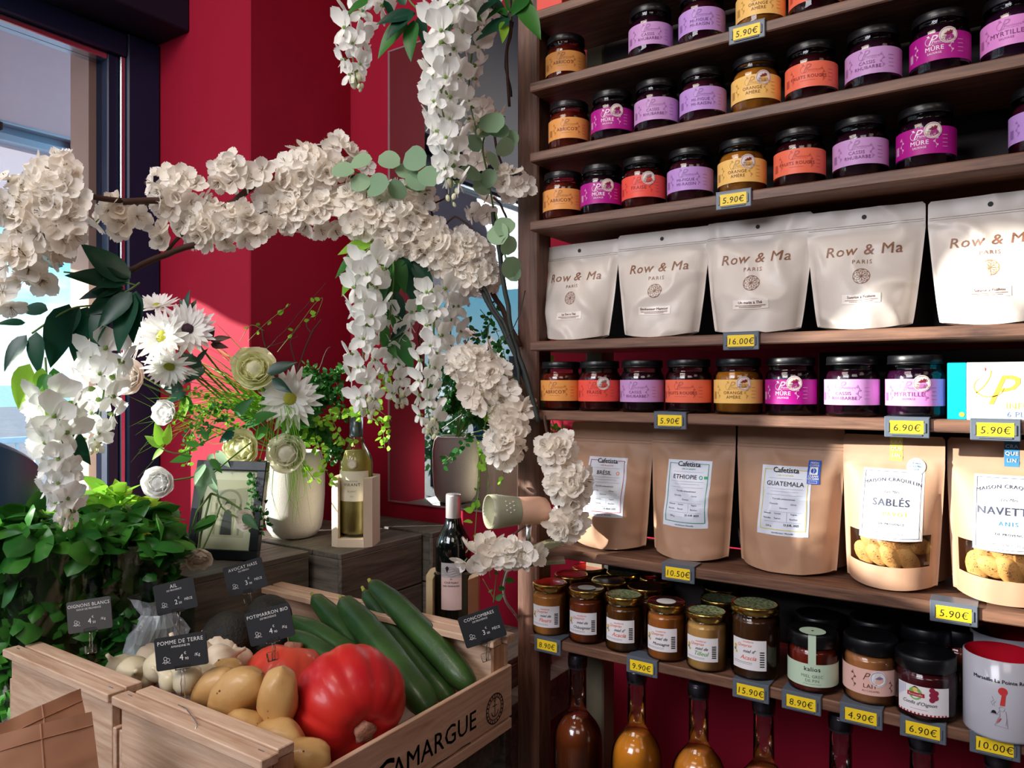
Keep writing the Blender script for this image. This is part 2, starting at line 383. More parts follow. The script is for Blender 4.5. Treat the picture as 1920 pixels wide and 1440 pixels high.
# window: frame bars, thin steel bead and panes
win = link('window_1', None, None, (UW, 0, 0)); win['kind'] = 'structure'
def wpart(name, mb, mt): return part(name, mb, mt, win, world=True)
b = MB(); b.bbox((UW-.05, 1.095, .75), (UW+.03, 1.186, 2.29), .004); wpart('window_jamb', b, M['navy'])
b = MB(); b.bbox((UW-.05, 1.05, .75), (UW+.012, 1.08, 2.225), .003); wpart('window_sash_stile', b, M['navy'])
b = MB(); b.bbox((UW-.03, 1.0805, .75), (UW+.02, 1.0945, 2.225), .002); wpart('steel_bead', b, M['steel'])
b = MB(); b.bbox((UW-.05, -2.4, 2.225), (UW+.03, 1.0945, 2.285), .004); wpart('window_head', b, M['navy'])
b = MB(); b.bbox((UW-.045, -2.4, 2.208), (UW+.012, 1.05, 2.2245), .002); wpart('glazing_bead', b, M['steel'])
b = MB(); b.bbox((UW-.05, -2.4, 1.64), (UW+.03, -.3605, 1.68), .004); wpart('window_sill', b, M['navy'])
b = MB(); b.bbox((UW-.05, -.36, 1.5305), (UW+.03, -.30, 2.2075), .004); wpart('mullion', b, M['navy'])
b = MB(); b.bbox((UW-.05, -.07, .75), (UW+.03, 1.0495, .80), .004); wpart('window_sill', b, M['navy'])
b = MB(); b.bbox((UW-.05, -.36, 1.49), (UW+.03, -.0705, 1.53), .004); wpart('window_sill', b, M['navy'])
b = MB(); b.bbox((UW-.05, -2.4, 1.6805), (UW+.03, -2.34, 2.2075), .004); wpart('mullion', b, M['navy'])
for y0, y1, z0, z1 in ((-.07, 1.05, .80, 1.53), (-.30, 1.05, 1.5305, 2.208), (-2.34, -.36, 1.68, 2.208), (-2.4, 1.1, 2.286, 2.62)):
    b = MB(); b.box((UW-.022, y0, z0), (UW-.018, y1, z1)); wpart('glass_pane', b, M['glass_pane'])

# ---- outside
b = MB(); b.box((-60, -60, -.35), (-2.15, 60, -.3)); struct('ground', b, pm('paving_outside', C(128, 120, 122), .8, var=.15, vscale=1.5))
b = MB(); b.box((-3200, -3200, -5.2), (-60, 3200, -5)); struct('ground_sea', b, pm('sea_water', C(150, 176, 196), .6))
random.seed(3)
# awning: cloth, hanging valance, front bar, folding arm
AWE = 1.413; AWN = -1.165; UB = -2.89
aw = thing('awning', 'pale lilac grey awning cloth with aluminium front bar outside the window', 'awning', (UB, 0, 2.25))
awm = leafy('awning_cloth', C(176, 168, 184), C(186, 178, 192), .25, .8, .1)
alu = pm('painted_aluminium', C(150, 172, 196), .35, metal=.3)
b = MB(); b.grid(lambda s, t: (UW-.1+(UB-UW+.1)*s, AWN+(AWE-AWN)*t, 2.96-.71*s-.02*math.sin(PI*s)), 6, 8); b.grid(lambda s, t: (UW-.1+(UB-UW+.1)*s, AWN+(AWE-AWN)*t, 2.962-.71*s-.02*math.sin(PI*s)), 6, 8)
part('fabric', b, awm, aw, True)
b = MB(); b.grid(lambda s, t: (UB-.02+.012*math.sin(t*40)*s, AWN+(AWE-.02-AWN)*t, 2.19-.265*s+.008*math.sin(t*60)*s), 3, 60); part('valance', b, awm, aw, True)
b = MB(); b.bbox((UB-.06, AWN, 2.185), (UB+.02, AWE, 2.215), .004); b.bbox((UB-.05, AWN, 2.215), (UB-.035, AWE, 2.265), .003); b.bbox((UB-.035, AWN, 2.25), (UB+.01, AWE, 2.262), .003); part('front_bar', b, alu, aw, True)
b = MB(); b.bbox((UB-.07, AWE, 2.17), (UB+.03, AWE+.008, 2.275), .003); part('end_cap', b, pm('end_cap_rust', C(190, 180, 176), .5), aw, True)
def barbox(mb, p, q, w_, h_, m=0):
    p = Vector(p); q = Vector(q); d = q-p; Mx = Matrix.Translation(p) @ d.to_track_quat('X', 'Z').to_matrix().to_4x4()
    mb.bbox((0, -w_/2, -h_/2), (d.length, w_/2, h_/2), .002, m, Mx)
b = MB(); barbox(b, (UB+.03, AWE-.3, 2.235), (UB+.35, .55, 2.42), .03, .05); barbox(b, (UB+.35, .55, 2.42), (UW-.12, .95, 2.8), .035, .05); part('folding_arm', b, alu, aw, True)
b = MB()
for k in range(3): b.bbox((UB-.0, AWE-.3+k*.022, 2.222), (UB+.02, AWE-.29+k*.022, 2.248), .002)
part('hinge_block', b, M['ink'], aw, True, stuff=True)
# railing
rl = thing('railing', 'white metal railing on the terrace outside the window', 'railing', (-7, 3, -.3))
whm = pm('white_painted_metal', C(226, 234, 240), .5)
b = MB(); b.bbox((-7.03, -2, .85), (-6.97, 9, .9), .005); part('top_rail', b, whm, rl, True)
b = MB(); b.bbox((-7.02, -2, -.1), (-6.98, 9, -.06), .005); part('bottom_rail', b, whm, rl, True)
b = MB(); b.bbox((-.012, -.012, 0), (.012, .012, .95), .002); bm_ = b.mesh('baluster', whm)
for k in range(70): link('baluster', bm_, rl, (0, -5+k*.15, .2))
# shrubs outside, seen in the mirror
def leaf_mesh(name, L, W, cup=.1, fold=.15, tip=1.6, nl=6, nu=2, droop=.15, mats=None, heart=False):
    b = MB()
    def f(s, t):
        x = (s-.5)*2
        wd = math.sin(PI*min(1, t**(.75 if not heart else .55)))**(1/1.15)*W*.5*(1-.25*t) if not heart else W*.5*math.sqrt(max(0, 1-(2*t-1)**2))*(1.05-.15*t)
        if t >= 1 or t <= 0: wd = .0004
        return (x*wd, L*(t-(.08*abs(x)*(1-t) if heart else 0)), -droop*L*t*t+abs(x)*fold*W*.5*math.sin(PI*t)-cup*W*math.sin(PI*t)*.3)
    b.grid(f, nu, nl)
    return b.mesh(name, mats)
def scatter_leaves(mb, c, r, n, L, W, seed, m=0, up=.3):
    rnd = random.Random(seed)
    for _ in range(n):
        d = Vector((rnd.gauss(0, 1), rnd.gauss(0, 1), rnd.gauss(0, 1))).normalized()
        p = Vector((c[0]+d.x*r[0]*rnd.uniform(.5, 1), c[1]+d.y*r[1]*rnd.uniform(.5, 1), c[2]+d.z*r[2]*rnd.uniform(.5, 1)))
        q = (d+Vector((rnd.gauss(0, .5), rnd.gauss(0, .5), up+rnd.gauss(0, .4)))).normalized(); sd_ = q.orthogonal().normalized(); sd_.rotate(Matrix.Rotation(rnd.uniform(0, 6.3), 3, q))
        l_ = L*rnd.uniform(.7, 1.2); w_ = W*.5*rnd.uniform(.8, 1.2)
        mb.add([p, p+q*l_*.4+sd_*w_, p+q*l_, p+q*l_*.4-sd_*w_], [(0, 1, 2, 3)], m)
rnd = random.Random(11)
for k in range(7):
    x0, y0 = -7.6-rnd.uniform(0, 1.5), 1.2-k*1.25
    sh = thing('shrub', 'rounded green shrub beyond the terrace, %s from the window side in the mirror' % ('first', 'second', 'third', 'fourth', 'fifth', 'sixth', 'seventh')[k], 'shrub', (x0, y0, -.3), group='shrubs beyond the terrace')
    h_ = 1.6+rnd.uniform(-.3, .4)
    b = MB(); scatter_leaves(b, (0, 0, h_*.62), (.6, .6, h_*.5), 700, .16, .09, 40+k); part('foliage', b, M['leaf_dark'] if k % 2 else M['leaf'], sh, stuff=True)
    b = MB(); b.tube([(0, 0, 0), (.03, .02, h_*.5)], .05, 6); part('stem', b, M['bark'], sh)

# ================================================================ MIRROR on the back wall
ML = Pv(733, 720, WB).x; MR = Pv(1016, 720, WB).x
MBz = Pv(733, 937, WB).z; MTz = Pv(735, 99, WB).z
mi = thing('mirror', 'large frameless wall mirror on the red wall, reflecting awning, sky and vase', 'mirror', ((ML+MR)/2, WB, MBz))
b = MB(); b.box((ML, WB-.006, MBz), (MR, WB-.001, MTz)); part('mirror_glass', b, M['mirror'], mi, True)
b = MB()
for a, c_ in (((ML-.004, WB-.008, MBz-.004), (ML, WB-.0005, MTz+.004)), ((MR, WB-.008, MBz-.004), (MR+.004, WB-.0005, MTz+.004)), ((ML, WB-.008, MBz-.004), (MR, WB-.0005, MBz)), ((ML, WB-.008, MTz), (MR, WB-.0005, MTz+.004))): b.box(a, c_)
part('edge_trim', b, pm('mirror_edge', C(150, 110, 120), .3), mi, True)

# ================================================================ SHELF UNIT
FV = 1.085; SL = -.685; SR = .5; BT = .016
SZ = [1.988, 1.867, 1.747, 1.629, 1.423, 1.305, 1.074, .920, .568]
DEP = [.15, .15, .15, .15, .15, .15, .165, .2, .2]
su_ = thing('shelf_unit', 'tall dark-stained wooden shelf unit with eight boards against the red wall', 'shelf', (-.2, 1.2, 0))
b = MB(); b.bbox((-.73, 1.115, 0), (-.6855, 1.16, 2.6), .003); part('post', b, M['shelf_z'], su_, True)
b = MB(); b.bbox((SR+.001, 1.115, 0), (SR+.045, 1.16, 2.6), .003); part('post', b, M['shelf_z'], su_, True)
b = MB(); b.bbox((-.665, 1.252, 0), (-.628, 1.30, 2.6), .003); part('back_post', b, pm('grey_green_post', C(116, 108, 88), .7, var=.2, vscale=20), su_, True)
b = MB(); b.bbox((-.73, 1.1605, 1.2), (-.70, 1.29, 1.24), .002); part('side_rail', b, M['shelf_z'], su_, True)
for k, z in enumerate(SZ):
    b = MB(); b.bbox((SL, FV, z-BT), (SR, FV+DEP[k], z), .0018); o = part('shelf_board', b, M['shelf_x'], su_, True)
for z0, z1, x0 in ((1.43, 1.60, -.627), (1.635, 2.5, -.627), (1.075, 1.29, -.627), (.93, 1.05, -.627)):
    b = MB(); b.bbox((x0, 1.253, z0), (SR, 1.262, z1), .001); part('back_panel', b, M['panel_x'], su_, True)
b = MB(); b.bbox((-.25, 1.253, 1.3), (SR, 1.262, 1.40), .001); part('back_panel', b, M['panel_x'], su_, True)

# ================================================================ JARS
def cyl(r, z0=0, off=0.0004):
    return lambda x, z: ((r+off)*math.sin(x/r), -(r+off)*math.cos(x/r), z0+z)
def wrap_label(mb, r, x0, x1, z0, z1, m, off=.0002, n=22):
    f = cyl(r, 0, off); sh = rect2d(x0, z0, x1, z1, n, 1); mb.add([f(x, z) for x, z in sh[0]], sh[1], m, True)
def medal(mb, f, x, z, r, base, ringc, leafm, txt='MÉDAILLE', tx2='DE BRONZE'):
    put2d(mb, disc2d(x, z, r), f[0], base); put2d(mb, ring2d(x, z, r*.86, r*.9), f[1], ringc)
    pts = [(-.5, .05), (-.2, .22), (-.1, .4), (.05, .3), (.25, .55), (.3, .4), (.55, .45), (.4, .28), (.5, .15), (.2, .15), (.1, 0), (-.1, .08), (-.25, -.03)]
    put2d(mb, poly2d([(x+a*r, z+c_*r+.08*r) for a, c_ in pts]), f[1], leafm)
    put_text(mb, txt, f[1], x, z-r*.28, r*.3, ringc); put_text(mb, tx2, f[1], x, z-r*.55, r*.3, ringc)
def ornament(mb, f, x, z, h, m):
    put2d(mb, stroke2d([(x+.0012*math.sin(i*1.4)*h/.02, z+h*(i/8-.5)) for i in range(9)], .0007), f, m)
    for i, s_ in enumerate((-1, 1, -1, 1)):
        put2d(mb, disc2d(x+s_*h*.09, z+h*(.35-.22*i), h*.07, 8), f, m)
JAM = {   # name: (label colour, ink colour, jam colour, lines, has fruit)
 'ABRICOT': (C(232, 158, 84), C(120, 58, 30), C(92, 24, 12), ['ABRICOT'], 'orange'),
 'CASSIS': (C(200, 150, 206), C(116, 60, 116), C(34, 6, 22), ['CASSIS', 'RHUBARBE'], 'mauve'),
 'MIFIGUE': (C(190, 146, 216), C(106, 60, 130), C(52, 10, 26), ['MI-FIGUE', 'MI-RAISIN'], 'lilac'),
 'ORANGE': (C(246, 196, 110), C(130, 80, 24), C(150, 92, 24), ['ORANGE', 'AMÈRE'], 'yellow'),
 'ROUGES': (C(240, 112, 84), C(130, 36, 30), C(44, 6, 14), ['FRUITS ROUGES'], 'coral'),
 'MURE': (C(176, 16, 138), C(250, 226, 244), C(28, 4, 20), ['MÛRE'], 'magenta'),
 'FRAISE': (C(240, 86, 72), C(150, 28, 30), C(70, 8, 12), ['FRAISE'], 'red'),
 'MYRTILLE': (C(226, 142, 214), C(120, 50, 110), C(34, 6, 30), ['MYRTILLE'], 'pink'),
}
JR = .0352; JH = .083
jar_prof = [(.030, 0), (.0335, .002), (JR, .006), (JR, .054), (.0345, .059), (.0318, .0635), (.0300, .0665), (.0312, .0675), (.0300, .0690), (.0312, .0700), (.0305, .0715)]
lid_prof = [(.0322, .0715), (.0328, .0725), (.0328, .0815), (.0318, .083), (.0295, .0826), (.0, .0822)]
b = MB(); b.lathe(jar_prof, 32); ME_JAR = b.mesh('glass', M['jar_glass'])
b = MB(); b.lathe(lid_prof, 32, cap=False); b.lathe([(.0326, .0712), (.0334, .0718), (.0334, .073), (.0326, .0735)], 32, cap=False); ME_LID = b.mesh('lid', M['black_lid'])
def jam_meshes(k, med, lidtxt=False):
    lc, ic, jc, lines, _ = JAM[k]
    b = MB(); b.lathe([(.0, .003), (.029, .003), (.0336, .006), (.0336, .0535), (.0325, .058), (.0298, .063), (.0, .064)], 28, cap=False)
    jm = pm('jam_'+k.lower(), jc, .12, coat=.6, bump=.25, bscale=120, var=.5, vscale=60)
    cont = b.mesh('jam', jm)
    b = MB(); lm = pm('label_'+k.lower(), lc, .45, spec=.4, var=.03, vscale=100); im = pm('label_ink_'+k.lower(), ic, .5); pale = pm('label_pale_'+k.lower(), tuple(.5*a+.5*c_ for a, c_ in zip(lc, ic)), .5)
    wrap_label(b, JR, -.062, .062, .0165, .0515, 0, .0003, 30)
    f = cyl(JR, .0028, .0006); f2 = cyl(JR, .002, .0009); f3 = cyl(JR, .002, .0012); R = JR
    put_text(b, 'P', f, -.0015, .0345, .0165, 1 if k == 'MURE' else 2, shear=.45, bold=-.008)
    put2d(b, stroke2d([(-.004+.0045*math.cos(a*.35+1.2), .0385+.005*math.sin(a*.35+1.2)) for a in range(15)], .0005), f, 1 if k == 'MURE' else 2)
    put2d(b, poly2d([(-.007, .0455), (-.0045, .0465), (-.003, .0442), (-.0052, .0438)]), f, 1 if k == 'MURE' else 2)
    put_text(b, 'Plantivore', f, .0085, .0357, .0045, 1 if k == 'MURE' else 2)
    put2d(b, rect2d(-.007, .0342, .015, .0345, 3), f, 2)
    sz = .0080 if len(lines) == 1 else .0064
    if k == 'ROUGES': sz = .0064
    if len(lines) == 1:
        put_text(b, lines[0], f, .002, .0262, sz, 1, bold=.012, space=1.08)
        if k in ('MURE', 'MYRTILLE'): put_text(b, 'SAUVAGE', f, .002, .0215, .0038, 1)
        else: put2d(b, rect2d(-.008, .0228, .011, .0233, 3), f, 2)
    else:
        put_text(b, lines[0], f, .002, .0272, sz, 1, bold=.012, space=1.08); put_text(b, lines[1], f, .003, .0208, sz, 1, bold=.012, space=1.08)
    ornament(b, f, -.021, .031, .02, 2); ornament(b, f, .021, .031, .02, 2)
    for i in range(9): put2d(b, rect2d(-.034+i*.0008, .020, -.034+i*.0008+.0004*(1+i % 2), .031), f, 2)
    for i in range(4): put2d(b, rect2d(.029, .022+.005*i, .036, .0226+.005*i, 2), f, 2)
    ms = [lm, im, pale]
    if med:
        ms += [pm('medal_paper', C(232, 216, 212), .5), pm('medal_ink', C(130, 96, 90), .5), pm('medal_leaf', C(128, 34, 44), .5)]
        if k == 'FRAISE': ms[5] = pm('medal_leaf_silver', C(170, 150, 150), .4, metal=.6)
        bb = MB(); medal(bb, (f2, f3), .0175, .0440, .0105, 0, 1, 2); medl = bb.mesh('medal_sticker', ms[3:])
    else: medl = None
    return cont, b.mesh('label', ms[:3]), medl
JC = {}
def jam_jar(k, px, z, v, label, group, med=False, rot=0, scale=1):
    if (k, med) not in JC: JC[(k, med)] = jam_meshes(k, med)
    cont, lab, md = JC[(k, med)]
    p = Pv(px, 720, v)
    ang = math.atan2(p.x, -p.y)      # yaw that turns the label to the camera
    a = -ang*0 + math.radians(rot)
    t = thing('jam_jar', label, 'jar', (p.x, v, z), (0, 0, a), group)
    t.scale = (scale,)*3
    link('glass', ME_JAR, t); link('jam', cont, t); link('lid', ME_LID, t); link('label', lab, t)
    if md: link('medal_sticker', md, t)
    return t
word = {'ABRICOT': 'orange ABRICOT', 'CASSIS': 'mauve CASSIS RHUBARBE', 'MIFIGUE': 'lilac MI-FIGUE', 'ORANGE': 'yellow ORANGE AMÈRE', 'ROUGES': 'coral FRUITS ROUGES', 'MURE': 'magenta MÛRE', 'FRAISE': 'red FRAISE', 'MYRTILLE': 'pink MYRTILLE'}
rows = [
 (1, 'top row', 'jam jars in the top row', [('ABRICOT', 1061, 0, ''), ('CASSIS', 1220, 0, ''), ('MIFIGUE', 1316, 0, ''), ('ORANGE', 1426, 0, ''), ('ROUGES', 1528, 0, '')]),
 (2, 'second row', 'jam jars in the second row', [('ABRICOT', 1067, 0, ''), ('MURE', 1148, 1, ' beside the abricot jar'), ('CASSIS', 1231, 0, ' third from the left'), ('MIFIGUE', 1318, 0, ''), ('ORANGE', 1417, 1, ''), ('ROUGES', 1521, 0, ''), ('CASSIS', 1637, 0, ' beside the coral one'), ('MURE', 1762, 1, ' near the right frame edge'), ('MYRTILLE', 1900, 0, '')]),
 (3, 'third row', 'jam jars in the third row', [('ABRICOT', 1056, 0, ''), ('MURE', 1128, 1, ' beside the abricot jar'), ('FRAISE', 1207, 1, ''), ('MIFIGUE', 1294, 0, ''), ('ORANGE', 1391, 1, ''), ('ROUGES', 1499, 0, ''), ('CASSIS', 1613, 0, ''), ('MURE', 1736, 1, ' with gap at its right'), ('MIFIGUE', 1955, 0, ' cut by the right frame edge')]),
 (5, 'row below white pouches', 'jam jars below the white pouches', [('ABRICOT', 1052, 0, ''), ('FRAISE', 1124, 1, ''), ('CASSIS', 1204, 0, ' third from the left'), ('ROUGES', 1291, 0, ''), ('ORANGE', 1384, 1, ''), ('MURE', 1483, 1, ''), ('CASSIS', 1597, 0, ' left of MYRTILLE'), ('MYRTILLE', 1715, 1, '')]),
]
rnd = random.Random(5)
ROWV = {1: 1.128, 2: 1.128, 3: 1.128, 5: 1.125}
for si, nm, grp, lst in rows:
    for k, px, med, ex in lst:
        p = Uat(px, ROWV[si])
        v = ROWV[si]+(.012 if (si == 1 and px < 1100) else 0)
        yaw = math.degrees(math.atan2(-p, 1.12)) - 13 + rnd.uniform(-4, 4)
        jam_jar(k, px, SZ[si], v, 'jam jar with %s label, %s%s' % (word[k], nm, ex), grp, bool(med), yaw - (0 if si != 5 else 6), 1)
# printed lids on two jars
for px, tx_ in ((1597, 'DLUO'), (1715, 'DLUO 06-')):
    pass

# ---- honey jars
def honey(px, v, z, r, h, honey_c, name, name_c, lidkey, label, group, rot=None, cap_disc=None, script='miel de'):
    p = Pv(px, 720, v); rot = math.degrees(math.atan2(-p.x, v))-17
    t = thing('honey_jar', label, 'jar', (p.x, v, z), (0, 0, math.radians(rot)), group)
    b = MB(); b.lathe([(r*.9, 0), (r*.97, .002), (r, .006), (r, h-.022), (r*.98, h-.018), (r*.92, h-.0145), (r*.92, h-.010)], 28); part('glass', b, M['jar_glass'], t)
    b = MB(); b.lathe([(0, .003), (r*.9, .003), (r*.955, .007), (r*.955, h-.023), (r*.88, h-.018), (0, h-.0175)], 24, cap=False); part('honey', b, pm('honey', honey_c, .18, coat=.5, var=.12, vscale=30), t)
    b = MB(); b.lathe([(r*.96, h-.012), (r*.99, h-.0115), (r*.99, h-.002), (r*.96, h), (r*.9, h-.0008)], 28, cap=False); b.lathe([(r*.9, h-.0008), (r*.86, h-.0016), (0, h-.0012)], 28, m=1, cap=False)
    if cap_disc: b.lathe([(r*.5, h-.0008), (0, h-.0005)], 20, m=2, cap=False)
    part('lid', b, [M['gold'], M[lidkey], M['white']], t)
    if name:
        b = MB(); wrap_label(b, r, -.026, .026, .017, .017+.036*(h/.088), 0, .0003, 16); f = cyl(r, 0, .0006); k = h/.088
        put_text(b, 'miellerie', f, 0, .0465*k, .0045, 2, shear=.3); put_text(b, 'Queyras', f, -.006, .0415*k, .0062, 2, shear=.4, bold=.01)
        put_text(b, script, f, .001, .0345*k, .0064, 1, shear=.4, bold=.015); put_text(b, name, f, .0, .0262*k, .0088 if len(name) < 8 else .0066, 3, shear=.35, bold=.012)
        put2d(b, rect2d(-.023, .0225*k, .006, .0229*k, 4), f, 1); put2d(b, rect2d(-.023, .0208*k, .006, .0211*k, 4), f, 1)
        for i in range(7): put2d(b, rect2d(.0165, .0225+.0028*i*k, .023, .0225+.0028*i*k+.0016, 2), f, 1)
        put2d(b, disc2d(-.020, .040*k, .0028, 10), f, 4); put2d(b, disc2d(-.021, .036*k, .0022, 10), f, 5); put2d(b, disc2d(-.0185, .033*k, .002, 8), f, 4)
        part('label', b, [M['paper'], M['ink'], M_honred, pm('honey_name', name_c, .5), pm('bee_yellow', C(220, 180, 70), .5), pm('sprig_grey', C(120, 130, 120), .5)], t)
    return t
M_honred = pm('honey_red_print', C(230, 130, 110), .5)
hz = SZ[7]; RD = C(232, 104, 80)
G7 = 'honey jars on the lower shelf'
honey(1031, 1.115, hz, .0305, .088, C(196, 128, 60), 'Fleurs', RD, 'red_lid', 'honey jar of Fleurs with orange-lit lid, leftmost in front', G7)
honey(1100, 1.118, hz, .0305, .088, C(128, 56, 20), 'Châtaignier', C(30, 26, 40), 'dark_lid', 'brown honey jar of Châtaignier with white disc on lid', G7, cap_disc=True)
honey(1170, 1.117, hz, .0305, .088, C(96, 56, 18), 'Acacia', RD, 'green_lid', 'small honey jar of Acacia with speckled lid, third in front', G7, script="miel d'")
honey(1249, 1.117, hz, .0305, .088, C(176, 104, 44), 'Montagne', C(30, 26, 40), 'dark_lid', 'honey jar of Montagne with green sprig printed, fourth in front', G7, cap_disc=True)
honey(1325, 1.112, hz, .0305, .086, C(206, 158, 92), 'Tilleul', C(90, 160, 90), 'green_lid', 'creamy honey jar of Tilleul, fifth in front', G7)
honey(1416, 1.122, hz, .0345, .106, C(76, 44, 22), 'Acacia', RD, 'green_lid', 'tall dark honey jar of Acacia, last of the honey row', G7, script="miel d'")
back_h = [(1071, 1.182, 'red_lid', 'honey jar with red lid directly behind the Fleurs jar'), (1103, 1.245, 'red_lid', 'rearmost honey jar with red and cream lid at the left'), (1141, 1.183, 'dark_lid', 'dark-lidded honey jar behind the Châtaignier jar'),
          (1168, 1.246, 'green_lid', 'rearmost honey jar with speckled green lid'), (1210, 1.183, 'dark_lid', 'brown-lidded honey jar behind the Acacia jar'), (1232, 1.246, 'red_lid', 'rearmost honey jar with dark red lid at the right'), (1350, 1.182, 'green_lid', 'dark honey jar behind the Tilleul jar'), (1352, 1.246, 'dark_lid', 'rearmost honey jar right, in deep shade')]
for px, v, lk, lb in back_h: honey(px, v, hz, .0305, .088, C(90, 40, 18), None, None, lk, lb, 'honey jars at the back of the lower shelf')

# ---- kalios jar, milk jam jar, onion confit jar and what stands behind them
def big_jar(px, v, z, r, h, cc, label, rot=-22, lidm='black_lid', name='preserve_jar'):
    p = Pv(px, 720, v); t = thing(name, label, 'jar', (p.x, v, z), (0, 0, math.radians(rot)), 'preserve jars at the right of the lower shelf')
    b = MB(); b.lathe([(r*.9, 0), (r*.98, .003), (r, .008), (r, h*.66), (r*.96, h*.71), (r*.9, h*.76), (r*.9, h*.8)], 30); part('glass', b, M['jar_glass'], t)
    b = MB(); b.lathe([(0, .003), (r*.9, .003), (r*.955, .008), (r*.955, h*.66), (r*.87, h*.72), (0, h*.725)], 26, cap=False); part('preserve', b, pm('preserve', cc, .16, coat=.6, var=.25, vscale=40), t)
    b = MB(); b.lathe([(r*.96, h*.765), (r*.99, h*.775), (r*.99, h*.97), (r*.94, h), (r*.86, h*.99), (0, h*.985)], 30, cap=False); part('lid', b, M[lidm], t)
    return t
r, h = .0335, .083
t = big_jar(1524, 1.120, hz, r, h, C(110, 30, 16), 'squat honey jar with pale green label and seal strip over its lid', 10)
b = MB(); sg = pm('pale_green_label', C(196, 218, 194), .5); wrap_label(b, r, -.065, .065, .012, .043, 0, .0003, 30)
f = cyl(r, 0, .0006); put_text(b, 'kalios', f, .0, .0335, .0085, 1, bold=.01, space=1.1); put_text(b, 'MIEL GREC', f, .0, .0245, .0058, 2, space=1.05); put_text(b, 'DE PIN', f, .0, .0185, .0058, 2, space=1.05); put2d(b, rect2d(-.012, .0155, .012, .0159, 4), f, 2)
part('label', b, [sg, M['ink'], pm('grey_green_ink', C(110, 124, 110), .5)], t)
b = MB(); put2d(b, rect2d(-.005, .042, .005, h*.99, 1, 4), cyl(r, 0, .0008), 0); b.add([(x, y-.014, h+.0006) for x, y in disc2d(0, 0, .0175)[0]], disc2d(0, 0, .0175)[1], 0); b.add([(x, y-.014, h+.0009) for x, y in disc2d(0, 0, .0018)[0]], [tuple(range(24))], 1)
b.add([(-.005, -r-.0006, h*.99), (.005, -r-.0006, h*.99), (.005, -.022, h+.0006), (-.005, -.022, h+.0006)], [(0, 1, 2, 3)], 0)
part('seal_strip', b, [sg, M['ink']], t)
big_jar(1534, 1.200, hz, r, h, C(120, 50, 20), 'squat jar with black lid behind the pale green label jar')
r, h = .0365, .088
t = big_jar(1632, 1.124, hz, .0345, h, C(168, 110, 66), 'caramel milk jam jar with pale pink LAIT label', 7)
b = MB(); wrap_label(b, .0345, -.06, .06, .016, .05, 0, .0003, 30); f = cyl(.0345, 0, .0006); ink = pm('milk_ink', C(120, 74, 74), .5)
put_text(b, 'P', f, -.006, .036, .014, 1, shear=.45); put_text(b, 'LAIT', f, 0, .0255, .0078, 1, bold=.015, space=1.1); put_text(b, 'AU CARAMEL', f, .001, .0205, .0036, 1); ornament(b, f, -.021, .034, .022, 1); ornament(b, f, .027, .028, .016, 1)
put2d(b, disc2d(.010, .039, .0105), cyl(.0345, 0, .0009), 2); put2d(b, ring2d(.010, .039, .0088, .0093), cyl(.0345, 0, .0012), 3); put2d(b, poly2d([(.006, .039), (.010, .042), (.014, .0415), (.016, .040), (.011, .0385)]), cyl(.0345, 0, .0012), 3)
part('label', b, [pm('pink_label', C(232, 186, 176), .5), ink, M['paper'], pm('blue_grey_ink', C(120, 120, 160), .5)], t)
big_jar(1640, 1.210, hz, .0345, h, C(120, 80, 50), 'jar with black lid behind the LAIT jar')
t = big_jar(1735, 1.112, hz, .036, .082, C(70, 18, 24), 'glass jar of onion confit with checked white and red label', -4)
b = MB(); wrap_label(b, .036, -.03, .034, .010, .046, 0, .0003, 20); f = cyl(.036, 0, .0006); f2 = cyl(.036, 0, .0009)
put2d(b, disc2d(-.006, .036, .008), f, 2); put2d(b, rect2d(-.0155, .0325, .0045, .0375, 4), f2, 1); put_text(b, 'Roumanillo', cyl(.036, 0, .0012), -.0055, .0338, .0035, 3, bold=.01)
put2d(b, poly2d([(-.010, .0435), (-.002, .0435), (-.006, .0455)]), f2, 4); put2d(b, disc2d(-.006, .041, .0028), f2, 5)
put_text(b, "Confit d'Oignon", f, -.002, .022, .0062, 4, shear=.3, bold=.01); put2d(b, rect2d(-.012, .0165, .008, .0169, 3), f, 1)
for i in range(5): put2d(b, disc2d(.013+.004*(i % 2), .031+.003*i, .0035, 12), f, 6)
for i in range(6): put2d(b, rect2d(-.029+i*.002, .028+i*.0015, -.0285+i*.002, .045), f, 7)
for i in range(14): put2d(b, rect2d(-.03+i*.0045, .010, -.0278+i*.0045, .0122), f, 1)
part('label', b, [M['paper'], pm('confit_red', C(176, 30, 44), .5), pm('confit_green', C(120, 180, 90), .5), M['white'], M['ink'], pm('confit_yellow', C(230, 200, 110), .5), pm('onion_red', C(150, 40, 70), .4), pm('check_blue', C(130, 150, 200), .5)], t)
big_jar(1738, 1.196, hz, .0345, .094, C(60, 24, 20), 'taller black-lidded jar behind the onion confit')
big_jar(1800, 1.215, hz, .0345, .094, C(110, 40, 20), 'black-lidded jar at the back, left of the mugs')

